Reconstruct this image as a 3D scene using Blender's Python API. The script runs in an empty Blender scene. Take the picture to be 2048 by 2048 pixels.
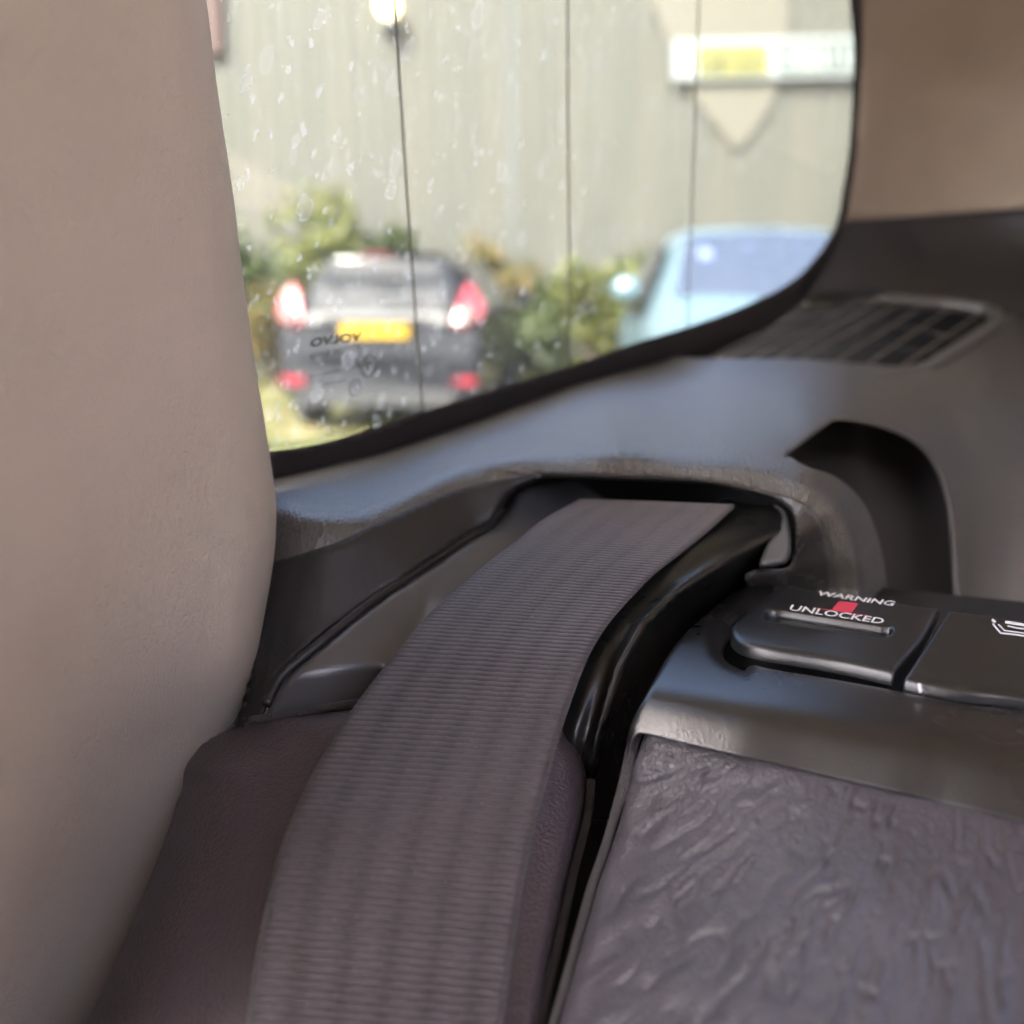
import bpy, math, random
import numpy as np
from mathutils import Vector, Matrix
from mathutils.geometry import delaunay_2d_cdt

random.seed(7)
RNG = np.random.default_rng(7)
SC = bpy.context.scene
COL = SC.collection

# ------------------------------------------------------------------ camera
CAM_H = 1.27                      # phone held just above the seat back
PITCH = math.radians(12.9)
FPX = 2054.0                      # focal length in pixels of the 2048 px photograph
cam_d = bpy.data.cameras.new('camera')
cam = bpy.data.objects.new('camera', cam_d)
COL.objects.link(cam)
cam.location = (0, 0, CAM_H)
cam.rotation_euler = (math.pi/2 - PITCH, 0, 0)
cam_d.sensor_width = 26.0
cam_d.lens = 26.0*FPX/2048.0
cam_d.clip_start = 0.01
cam_d.clip_end = 400
cam_d.dof.use_dof = True
cam_d.dof.focus_distance = 0.222
cam_d.dof.aperture_fstop = 6.9
SC.camera = cam

# ------------------------------------------------------------------ sky, sun, exposure
SUN_AZ = math.radians(208)        # compass bearing of the sun (0 = +Y, clockwise): behind the camera, to the left
SUN_EL = math.radians(46)
W = bpy.data.worlds.new('World'); SC.world = W; W.use_nodes = True
nt = W.node_tree; nt.nodes.clear()
sky = nt.nodes.new('ShaderNodeTexSky'); sky.sky_type = 'NISHITA'; sky.sun_disc = False
sky.sun_elevation = SUN_EL; sky.sun_rotation = SUN_AZ
sky.air_density = 0.3; sky.dust_density = 3.5; sky.ozone_density = 0.3
bg = nt.nodes.new('ShaderNodeBackground'); bg.inputs[1].default_value = 0.15
wo = nt.nodes.new('ShaderNodeOutputWorld')
nt.links.new(sky.outputs[0], bg.inputs[0]); nt.links.new(bg.outputs[0], wo.inputs[0])
sun_d = bpy.data.lights.new('sun', 'SUN'); sun_d.energy = 2.0; sun_d.angle = math.radians(0.53)
sun_d.color = (1.0, 0.94, 0.84)
sun = bpy.data.objects.new('sun', sun_d); COL.objects.link(sun)
sdir = Vector((math.sin(SUN_AZ)*math.cos(SUN_EL), math.cos(SUN_AZ)*math.cos(SUN_EL), math.sin(SUN_EL)))
sun.rotation_euler = (-sdir).to_track_quat('-Z', 'Y').to_euler()
SC.view_settings.view_transform = 'Standard'
SC.view_settings.look = 'None'
SC.view_settings.exposure = 3.42
SC.view_settings.gamma = 1.0
SC.view_settings.use_curve_mapping = False
SC.render.engine = 'CYCLES'
SC.cycles.use_denoising = True
SC.cycles.use_adaptive_sampling = True
SC.cycles.adaptive_threshold = 0.03
SC.cycles.max_bounces = 7
SC.cycles.diffuse_bounces = 4
SC.cycles.transparent_max_bounces = 12
SC.cycles.sample_clamp_indirect = 8.0
SC.cycles.caustics_reflective = False
SC.cycles.caustics_refractive = False

# ------------------------------------------------------------------ geometry helpers
CP, SP = math.cos(PITCH), math.sin(PITCH)
CAMPOS = np.array([0, 0, CAM_H])
AX_X = np.array([1.0, 0, 0]); AX_D = np.array([0, -SP, -CP]); AX_F = np.array([0, CP, -SP])

def P(px, py, z):
    """a point of the car, given by its bearing (survey pixel) and its measured distance"""
    x = (np.asarray(px, float) - 1024)/FPX; y = (np.asarray(py, float) - 1024)/FPX; z = np.asarray(z, float)
    return CAMPOS + (x*z)[..., None]*AX_X + (y*z)[..., None]*AX_D + z[..., None]*AX_F

def dirs(px, py):
    x = (np.asarray(px, float) - 1024)/FPX; y = (np.asarray(py, float) - 1024)/FPX
    return x[..., None]*AX_X + y[..., None]*AX_D + AX_F

def plane_depth(point, normal):
    point = np.asarray(point, float); normal = np.asarray(normal, float)
    k = np.dot(point - CAMPOS, normal)
    return lambda px, py: k/(dirs(px, py) @ normal)

def level(h):
    """distance of a horizontal surface h below the lens"""
    return plane_depth(CAMPOS - np.array([0, 0, h]), (0, 0, 1))

def tps(pts, lam=1e-4):
    """smooth surface of distances through measured points"""
    a = np.array(pts, float); X = a[:, :2]/1000.0; zv = a[:, 2]; n = len(a)
    def U(r2):
        return np.where(r2 > 1e-12, r2*np.log(np.maximum(r2, 1e-12)), 0.0)
    K = U(((X[:, None]-X[None])**2).sum(-1)) + np.eye(n)*lam
    Pm = np.c_[np.ones(n), X]
    A = np.block([[K, Pm], [Pm.T, np.zeros((3, 3))]])
    s = np.linalg.solve(A, np.r_[zv, 0, 0, 0])
    def f(px, py):
        q = np.stack([np.asarray(px, float), np.asarray(py, float)], -1)/1000.0
        sh = q.shape[:-1]; q = q.reshape(-1, 2)
        r = U(((q[:, None]-X[None])**2).sum(-1)) @ s[:n] + np.c_[np.ones(len(q)), q] @ s[n:]
        return r.reshape(sh)
    return f

def poly_near(pts, line):
    """distance, foot point and side (+ = to the right of travel in the picture's axes) for a polyline"""
    L = np.array(line, float)[:, :2]; p = np.asarray(pts, float)
    best = np.full(len(p), 1e18); foot = np.zeros((len(p), 2)); side = np.zeros(len(p))
    for a, b in zip(L[:-1], L[1:]):
        d = b-a; l2 = (d*d).sum()
        if l2 < 1e-9: continue
        t = np.clip(((p-a) @ d)/l2, 0, 1); q = a + t[:, None]*d
        r = ((p-q)**2).sum(-1); m = r < best
        best[m] = r[m]; foot[m] = q[m]; side[m] = np.sign(d[0]*(p[:, 1]-a[1])-d[1]*(p[:, 0]-a[0]))[m]
    return np.sqrt(best), foot, side

def fold(base, line, w, c, ext=True):
    """surface that follows `base` on the far side of `line` and turns down to a front face on the near side"""
    L = np.array(catmull(line, False, 12.0))
    def f(px, py):
        px = np.asarray(px, float); sh = px.shape
        pts = np.stack([px.ravel(), np.asarray(py, float).ravel()], -1)
        d, foot, side = poly_near(pts, L)
        s = d*side                                   # + = near (below the line when it runs left to right)
        e = np.where(-s/w > 30, -s, w*np.log1p(np.exp(np.clip(-s/w, -30, 30))))
        n = np.where(d[:, None] > 1e-6, (pts-foot)/np.maximum(d, 1e-6)[:, None]*(-side)[:, None], np.array([[0, -1.0]]))
        n = np.where(np.abs(side)[:, None] > 0, n, np.array([[0, -1.0]]))
        q = foot + n*e[:, None]
        z = base(q[:, 0], q[:, 1]) - c*np.maximum(s, 0)
        return z.reshape(sh)
    return f

def catmull(pts, closed, step):
    """resample an outline; a third entry 'c' keeps a corner sharp"""
    n = len(pts); out = []
    segs = n if closed else n-1
    for i in range(segs):
        p1, p2 = pts[i], pts[(i+1) % n]
        p0 = pts[i-1] if (closed or i > 0) else p1
        p3 = pts[(i+2) % n] if (closed or i+2 < n) else p2
        a0, a1, a2, a3 = [np.array(q[:2], float) for q in (p0, p1, p2, p3)]
        m1 = (a2-a0)/2 if len(p1) < 3 else (a2-a1)
        m2 = (a3-a1)/2 if len(p2) < 3 else (a2-a1)
        ln = np.linalg.norm(a2-a1)
        m1 = m1*min(1, ln/max(np.linalg.norm(m1), 1e-6)); m2 = m2*min(1, ln/max(np.linalg.norm(m2), 1e-6))
        k = max(1, int(round(ln/step)))
        for j in range(k):
            t = j/k
            out.append((2*t**3-3*t*t+1)*a1+(t**3-2*t*t+t)*m1+(-2*t**3+3*t*t)*a2+(t**3-t*t)*m2)
    if not closed: out.append(np.array(pts[-1][:2], float))
    return np.array(out)

def inside(pts, loop):
    x, y = pts[:, 0], pts[:, 1]; r = np.zeros(len(pts), bool)
    a = loop; b = np.roll(loop, -1, 0)
    for (x1, y1), (x2, y2) in zip(a, b):
        if y1 == y2: continue
        m = ((y1 > y) != (y2 > y)) & (x < (x2-x1)*(y-y1)/(y2-y1)+x1)
        r ^= m
    return r

def link(o, parent=None, loc=None):
    COL.objects.link(o)
    if parent is not None:
        o.parent = parent
        o.matrix_parent_inverse = Matrix.Translation(parent.location).inverted()
    return o

def tag(o, label=None, cat=None, group=None, kind=None):
    if label: o['label'] = label
    if cat: o['category'] = cat
    if group: o['group'] = group
    if kind: o['kind'] = kind
    return o

def empty(name, loc, label=None, cat=None, group=None):
    o = bpy.data.objects.new(name, None); o.location = loc; o.empty_display_size = 0.02
    COL.objects.link(o)
    return tag(o, label, cat, group)

def mesh(name, verts, faces, mat, parent=None, smooth=True, uv=None):
    me = bpy.data.meshes.new(name)
    me.from_pydata([tuple(map(float, v)) for v in verts], [], [tuple(map(int, f)) for f in faces])
    if smooth:
        me.polygons.foreach_set('use_smooth', [True]*len(me.polygons))
    if uv is not None:
        lay = me.uv_layers.new(name='UVMap')
        idx = np.zeros(len(me.loops), int); me.loops.foreach_get('vertex_index', idx)
        lay.data.foreach_set('uv', np.asarray(uv, float)[idx].ravel())
    me.materials.append(mat)
    me.update()
    o = bpy.data.objects.new(name, me)
    return link(o, parent)

def sheet(name, outline, zf, mat, parent=None, step=12, rounds=(), skirt=0.02, drop=None, holes=(), disp=None, rings=()):
    """a moulded panel: outline and distances measured from the photo, edges rolled over, closed by a skirt"""
    loops = [catmull(outline, True, step*0.7)] + [catmull(h, True, step*0.5) for h in holes]
    pts = []; edges = []
    for lp in loops:
        b = len(pts); pts += [tuple(p) for p in lp]; edges += [(b+i, b+(i+1) % len(lp)) for i in range(len(lp))]
    nb = len(pts)
    lo = loops[0].min(0); hi = loops[0].max(0)
    gx, gy = np.meshgrid(np.arange(lo[0], hi[0], step), np.arange(lo[1], hi[1], step*0.866))
    gx = gx + (np.arange(gx.shape[0]) % 2)[:, None]*step*0.5
    g = np.stack([gx.ravel(), gy.ravel()], -1)
    k = inside(g, loops[0])
    for h in loops[1:]: k &= ~inside(g, h)
    g = g[k]
    rmax = max(rings) if rings else 0.0
    for lp in loops:
        d, _, _ = poly_near(g, np.vstack([lp, lp[:1]])); g = g[d > step*0.45+rmax]
    pts += [tuple(p) for p in g]
    for li, lp in enumerate(loops):
        tg = np.roll(lp, -1, 0)-np.roll(lp, 1, 0); tg /= np.maximum(np.linalg.norm(tg, axis=1), 1e-6)[:, None]
        nm = np.stack([-tg[:, 1], tg[:, 0]], -1)
        for rd in rings:
            for sg in (1, -1):
                q = lp+nm*rd*sg; k = inside(q, loops[0])
                for h in loops[1:]: k &= ~inside(q, h)
                q = q[k]
                for l2 in loops:
                    d, _, _ = poly_near(q, np.vstack([l2, l2[:1]])); q = q[d > rd*0.93]
                pts += [tuple(p) for p in q]
    res = delaunay_2d_cdt([Vector(p) for p in pts], edges, [], 0, 1e-6)
    V = np.array([tuple(v) for v in res[0]]); T = np.array([list(f) for f in res[2] if len(f) == 3])
    c = V[T].mean(1); k = inside(c, loops[0])
    for h in loops[1:]: k &= ~inside(c, h)
    T = T[k]
    z = zf(V[:, 0], V[:, 1])
    if disp is not None: z = z + disp(V[:, 0], V[:, 1])
    amt = np.zeros(len(V))
    for line, w, r in rounds:
        ln = np.vstack([loops[0], loops[0][:1]]) if isinstance(line, str) else catmull(line, False, step*0.5)
        d, _, _ = poly_near(V, ln)
        t = np.clip(1-d/w, 0, 1)
        amt = np.maximum(amt, r*(1-np.sqrt(np.maximum(0, 1-t*t))))
    if drop is None:
        z = z + amt; pos = P(V[:, 0], V[:, 1], z)
    else:
        pos = P(V[:, 0], V[:, 1], z) + amt[:, None]*np.array(drop)
    # triangles facing the lens
    faces = []
    ab = V[T[:, 1]]-V[T[:, 0]]; ac = V[T[:, 2]]-V[T[:, 0]]
    cr = ab[:, 0]*ac[:, 1]-ab[:, 1]*ac[:, 0]
    T = np.where((cr > 0)[:, None], T[:, ::-1], T)
    faces = [tuple(t) for t in T]
    # boundary skirt gives thickness
    ec = {}
    for t in faces:
        for a, b in ((t[0], t[1]), (t[1], t[2]), (t[2], t[0])):
            ec[(a, b)] = 1
    bd = [(a, b) for (a, b) in ec if (b, a) not in ec]
    uv = np.stack([V[:, 0]*z/FPX, -V[:, 1]*z/FPX], -1)
    if skirt:
        back = {}
        pos = list(pos); uv = list(uv)
        for a, b in bd:
            for v in (a, b):
                if v not in back:
                    back[v] = len(pos)
                    p = pos[v]
                    dd = (p-CAMPOS)/np.linalg.norm(p-CAMPOS) if drop is None else np.array(drop)
                    pos.append(p+dd*skirt); uv.append(uv[v])
            faces.append((b, a, back[a], back[b]))
    return mesh(name, pos, faces, mat, parent, True, uv)

def tube(name, pts, rad, mat, parent=None, seg=10, closed=False):
    """round bar through 3-D points, radius constant or per point"""
    pts = [np.array(p, float) for p in pts]; n = len(pts)
    rad = [rad]*n if np.isscalar(rad) else rad
    V = []; Fc = []; uv = []
    up = None; ln = 0
    for i, p in enumerate(pts):
        t = pts[min(i+1, n-1)]-pts[max(i-1, 0)]; t = t/max(np.linalg.norm(t), 1e-9)
        if up is None:
            up = np.cross(t, [0.3, 0.2, 0.9]); up /= np.linalg.norm(up)
        up = up - t*np.dot(up, t); up /= np.linalg.norm(up); b = np.cross(t, up)
        if i: ln += np.linalg.norm(p-pts[i-1])
        for k in range(seg):
            a = 2*math.pi*k/seg
            V.append(p+rad[i]*(math.cos(a)*up+math.sin(a)*b)); uv.append((rad[i]*a, ln))
    for i in range(n-1):
        for k in range(seg):
            a, b = i*seg+k, i*seg+(k+1) % seg
            Fc.append((a, b, b+seg, a+seg))
    Fc.append(tuple(range(seg))[::-1]); Fc.append(tuple(range((n-1)*seg, n*seg)))
    return mesh(name, V, Fc, mat, parent, True, uv)

def box_data(x0, x1, y0, y1, z0, z1):
    V = [(x0, y0, z0), (x1, y0, z0), (x1, y1, z0), (x0, y1, z0), (x0, y0, z1), (x1, y0, z1), (x1, y1, z1), (x0, y1, z1)]
    Fc = [(3, 2, 1, 0), (4, 5, 6, 7), (0, 1, 5, 4), (1, 2, 6, 5), (2, 3, 7, 6), (3, 0, 4, 7)]
    return V, Fc

def joined(parts):
    V = []; Fc = []
    for v, f in parts:
        b = len(V); V += [tuple(p) for p in v]; Fc += [tuple(i+b for i in q) for q in f]
    return V, Fc

def vnoise(x, y, seed=0):
    """smooth value noise in [-1,1]"""
    r = np.random.default_rng(seed); T = r.random((256, 256))*2-1
    xi = np.floor(x).astype(int); yi = np.floor(y).astype(int); fx = x-xi; fy = y-yi
    fx = fx*fx*(3-2*fx); fy = fy*fy*(3-2*fy)
    g = lambda a, b: T[a % 256, b % 256]
    return (g(xi, yi)*(1-fx)+g(xi+1, yi)*fx)*(1-fy)+(g(xi, yi+1)*(1-fx)+g(xi+1, yi+1)*fx)*fy

# ------------------------------------------------------------------ materials
def newmat(name):
    m = bpy.data.materials.new(name); m.use_nodes = True
    n = m.node_tree.nodes; l = m.node_tree.links
    return m, n, l, n['Principled BSDF']

def N(n, typ, **kw):
    o = n.new(typ)
    for k, v in kw.items(): setattr(o, k, v)
    return o

def simple(name, col, rough=0.5, metal=0.0, spec=0.5, coat=0.0, emit=None, estr=0.0, alpha=1.0):
    m, n, l, b = newmat(name)
    b.inputs['Base Color'].default_value = (*col, 1); b.inputs['Roughness'].default_value = rough
    b.inputs['Metallic'].default_value = metal; b.inputs['Specular IOR Level'].default_value = spec
    b.inputs['Coat Weight'].default_value = coat; b.inputs['Coat Roughness'].default_value = 0.05
    if emit: b.inputs['Emission Color'].default_value = (*emit, 1); b.inputs['Emission Strength'].default_value = estr
    return m

def grained(name, col, rough=0.45, scale=900, strength=0.25, dist=0.0004, stretch=(1, 1, 1), rot=(0, 0, 0), var=0.12,
            dirt=None, spec=0.5, pore=True, fine=0.0):
    """moulded plastic or leather: embossed cells, uneven wear in colour and gloss"""
    m, n, l, b = newmat(name)
    tc = N(n, 'ShaderNodeTexCoord'); mp = N(n, 'ShaderNodeMapping')
    mp.inputs['Scale'].default_value = stretch; mp.inputs['Rotation'].default_value = rot
    l.new(tc.outputs['Object'], mp.inputs[0])
    nz = N(n, 'ShaderNodeTexNoise'); nz.inputs['Scale'].default_value = scale*0.5; nz.inputs['Detail'].default_value = 2
    l.new(mp.outputs[0], nz.inputs['Vector'])
    mixv = N(n, 'ShaderNodeMix', data_type='VECTOR'); mixv.inputs[0].default_value = 0.0022 if pore else 0.0006
    l.new(mp.outputs[0], mixv.inputs[4]); l.new(nz.outputs['Color'], mixv.inputs[5])
    vo = N(n, 'ShaderNodeTexVoronoi', feature='DISTANCE_TO_EDGE' if pore else 'F1'); vo.inputs['Scale'].default_value = scale
    l.new(mixv.outputs[1], vo.inputs['Vector'])
    rp = N(n, 'ShaderNodeMapRange'); rp.inputs[1].default_value = 0.0; rp.inputs[2].default_value = 0.25 if pore else 0.7
    l.new(vo.outputs['Distance'], rp.inputs[0])
    fz = N(n, 'ShaderNodeTexNoise'); fz.inputs['Scale'].default_value = scale*3.5; fz.inputs['Detail'].default_value = 2
    l.new(tc.outputs['Object'], fz.inputs['Vector'])
    ad = N(n, 'ShaderNodeMath', operation='MULTIPLY_ADD'); ad.inputs[1].default_value = fine
    l.new(fz.outputs[0], ad.inputs[0]); l.new(rp.outputs[0], ad.inputs[2])
    bp = N(n, 'ShaderNodeBump'); bp.inputs['Strength'].default_value = strength; bp.inputs['Distance'].default_value = dist
    l.new(ad.outputs[0], bp.inputs['Height']); l.new(bp.outputs[0], b.inputs['Normal'])
    big = N(n, 'ShaderNodeTexNoise'); big.inputs['Scale'].default_value = 38; big.inputs['Detail'].default_value = 3
    big.inputs['Roughness'].default_value = 0.65
    l.new(tc.outputs['Object'], big.inputs['Vector'])
    mr = N(n, 'ShaderNodeMapRange'); mr.inputs[1].default_value = 0.3; mr.inputs[2].default_value = 0.7
    mr.inputs[3].default_value = 1-var; mr.inputs[4].default_value = 1+var
    l.new(big.outputs[0], mr.inputs[0])
    mc = N(n, 'ShaderNodeMix', data_type='RGBA', blend_type='MULTIPLY'); mc.inputs[0].default_value = 1
    mc.inputs[6].default_value = (*col, 1); l.new(mr.outputs[0], mc.inputs[7])
    outc = mc.outputs[2]
    # settled dust specks
    dn = N(n, 'ShaderNodeTexVoronoi'); dn.inputs['Scale'].default_value = 190; dn.inputs['Randomness'].default_value = 1
    l.new(tc.outputs['Object'], dn.inputs['Vector'])
    dr = N(n, 'ShaderNodeMapRange'); dr.inputs[1].default_value = 0.05; dr.inputs[2].default_value = 0.02
    l.new(dn.outputs['Distance'], dr.inputs[0])
    gate = N(n, 'ShaderNodeMath', operation='GREATER_THAN'); gate.inputs[1].default_value = 0.86
    sx = N(n, 'ShaderNodeSeparateColor'); l.new(dn.outputs['Color'], sx.inputs[0]); l.new(sx.outputs[0], gate.inputs[0])
    gm = N(n, 'ShaderNodeMath', operation='MULTIPLY'); l.new(dr.outputs[0], gm.inputs[0]); l.new(gate.outputs[0], gm.inputs[1])
    gs = N(n, 'ShaderNodeMath', operation='MULTIPLY'); gs.inputs[1].default_value = 0.55 if dirt is None else dirt
    l.new(gm.outputs[0], gs.inputs[0])
    md = N(n, 'ShaderNodeMix', data_type='RGBA'); md.inputs[7].default_value = (0.45, 0.42, 0.38, 1)
    l.new(gs.outputs[0], md.inputs[0]); l.new(outc, md.inputs[6])
    l.new(md.outputs[2], b.inputs['Base Color'])
    rr = N(n, 'ShaderNodeMapRange'); rr.inputs[1].default_value = 0.3; rr.inputs[2].default_value = 0.7
    rr.inputs[3].default_value = max(0.05, rough-0.015); rr.inputs[4].default_value = rough+0.02
    l.new(big.outputs[0], rr.inputs[0]); l.new(rr.outputs[0], b.inputs['Roughness'])
    b.inputs['Specular IOR Level'].default_value = spec
    return m

M = {}
M['cream'] = grained('cream_plastic', (0.52, 0.455, 0.375), 0.6, 1000, 0.32, 0.0003, stretch=(1, 1, 0.7), rot=(0.5, 0.3, 0.6), var=0.03, dirt=0.0)
M['beige'] = grained('beige_plastic', (0.26, 0.215, 0.165), 0.7, 900, 0.25, 0.0003, var=0.04, dirt=0.0)
M['ledge'] = grained('charcoal_plastic', (0.070, 0.066, 0.060), 0.30, 1000, 0.42, 0.0004, stretch=(1, 0.5, 0.4), rot=(0, 0, 0.2), var=0.10, dirt=0.35, spec=1.0)
M['dark'] = grained('dark_plastic', (0.017, 0.016, 0.016), 0.48, 1000, 0.08, 0.0003, var=0.10, dirt=0.2)
M['tray'] = grained('tray_plastic', (0.085, 0.086, 0.090), 0.25, 1100, 0.05, 0.0002, var=0.08, dirt=0.6, spec=0.6)
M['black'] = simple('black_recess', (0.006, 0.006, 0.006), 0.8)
M['gloss'] = grained('black_guide_plastic', (0.012, 0.012, 0.011), 0.28, 1000, 0.03, 0.0002, var=0.1, dirt=0.2)
M['satin'] = grained('satin_black_plastic', (0.009, 0.009, 0.010), 0.28, 1000, 0.07, 0.0002, stretch=(1, 0.6, 1), var=0.03, dirt=0.12, spec=1.0)
M['button'] = grained('button_plastic', (0.010, 0.011, 0.012), 0.30, 1100, 0.07, 0.0002, var=0.06, dirt=0.3, spec=0.85)
M['leather'] = grained('grey_leather', (0.064, 0.057, 0.065), 0.36, 900, 0.26, 0.0004, var=0.10, dirt=0.2)  # slight purple reflection mixed into the grey
M['bolster'] = grained('bolster_leather', (0.078, 0.061, 0.069), 0.34, 800, 0.30, 0.0005, var=0.10, dirt=0.2)  # plum cast in the colour stands in for a purple reflection
M['piping'] = grained('seam_piping', (0.085, 0.075, 0.075), 0.8, 1700, 0.9, 0.0006, stretch=(1, 1, 0.35), rot=(0.5, 0.4, 0), var=0.2, dirt=0.2)
M['rubber'] = simple('frit_black', (0.010, 0.008, 0.009), 0.45)
M['wire'] = simple('printed_wire', (0.05, 0.045, 0.03), 0.6)
M['white'] = simple('white_print', (0.75, 0.76, 0.76), 0.6)
M['red'] = simple('red_print', (0.62, 0.05, 0.09), 0.6)
M['ink'] = simple('dark_print', (0.02, 0.035, 0.03), 0.6)
M['headliner'] = simple('headliner_cloth', (0.55, 0.50, 0.44), 0.9)
M['shell'] = simple('shell_trim', (0.10, 0.09, 0.09), 0.8)
M['rose'] = simple('rose_beige_bounce', (0.58, 0.48, 0.39), 0.9)  # warm tone chosen so the unseen bench bounces rosy light
M['mauve'] = simple('mauve_bounce', (0.20, 0.115, 0.135), 0.85)  # mauve tone chosen so the unseen seats bounce pinkish light

# ------------------------------------------------------------------ own car: main axes
YAW = math.radians(36)
R_ = np.array([math.sin(YAW), math.cos(YAW), 0]); O_ = np.array([-math.cos(YAW), math.sin(YAW), 0]); U_ = np.array([0, 0, 1.0])
def CF(s, o, h):
    return CAMPOS + s*R_ + o*O_ + h*U_

def shell_box(s0, s1, o0, o1, h0, h1):
    V, Fc = box_data(s0, s1, o0, o1, h0, h1)
    return [tuple(CF(*v)) for v in V], [f[::-1] for f in Fc]

# cabin around the camera: roof with a hole added for light, doors and end walls raised against light, floor
parts = []
RZ = 0.30
RO = (-0.65, 0.25, -1.0, -0.32)         # unseen roof hole, added and placed to let overhead light in
parts += [shell_box(-2.2, RO[0], -1.34, 0.19, RZ, RZ+0.04), shell_box(RO[1], 1.22, -1.34, 0.32, RZ, RZ+0.04),
          shell_box(RO[0], RO[1], -1.34, RO[2], RZ, RZ+0.04), shell_box(RO[0], RO[1], RO[3], 0.19, RZ, RZ+0.04)]
roof = mesh('cabin_roof_lining', *joined(parts), M['headliner'], smooth=False); tag(roof, kind='structure')
parts = [shell_box(-2.2, 1.2, -1.36, -1.30, -0.75, 0.16), shell_box(-2.2, 1.2, -1.36, 0.3, -0.80, -0.75),
         shell_box(1.18, 1.24, -1.36, 0.32, -0.75, 0.24), shell_box(-2.2, -0.12, 0.24, 0.30, -0.75, -0.06),
         shell_box(-2.2, -2.1, -1.36, 0.3, -0.75, 0.12),
         shell_box(-0.55, -0.45, -1.30, -1.24, -0.1, RZ), shell_box(0.2, 0.95, -1.30, -1.24, -0.1, RZ), shell_box(-0.12, 1.2, 0.30, 0.34, -0.75, -0.11), shell_box(1.0, 1.2, 0.28, 0.32, -0.11, RZ)]
hull = mesh('cabin_shell', *joined(parts), M['shell'], smooth=False); tag(hull, kind='structure')
parts = [shell_box(-0.64, -0.52, -0.52, 0.06, -0.55, 0.10), shell_box(-0.63, -0.54, -0.36, -0.10, 0.12, 0.25), shell_box(-0.50, -0.10, -1.2, 0.16, -0.50, -0.36), shell_box(-1.5, -1.0, -0.52, 0.10, -0.50, -0.34),  # unseen backrest and headrest added to block front light
         shell_box(-1.02, -0.90, -0.50, 0.08, -0.45, 0.02), shell_box(-1.5, -1.0, -1.2, -0.68, -0.50, -0.34),
         shell_box(-1.02, -0.90, -1.18, -0.70, -0.45, 0.02)]
bench = mesh('warm_bounce_bench', *joined([shell_box(0.10, 0.62, -1.24, -0.30, -0.60, -0.12), shell_box(-0.30, 0.10, -1.24, -0.20, -0.62, -0.40)]), M['rose'], smooth=False); tag(bench, kind='structure')  # unseen bench block added to bounce warm sunlight upward
seats = mesh('light_shaping_seats', *joined(parts), M['mauve'], smooth=False); tag(seats, kind='structure')  # unseen seat boxes added to block front light and bounce mauve

# ------------------------------------------------------------------ quarter window
WY = math.radians(40)
Ow = np.array([-math.cos(WY), math.sin(WY), 0]); TUM = math.radians(10)
WN = Ow*math.cos(TUM) + U_*math.sin(TUM)
wp = P(660, 680, 0.298)
glass_z = plane_depth(wp, WN)
inner_z = lambda px, py: glass_z(px, py)-0.0015
frit_z = lambda px, py: glass_z(px, py)-0.0035

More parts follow.
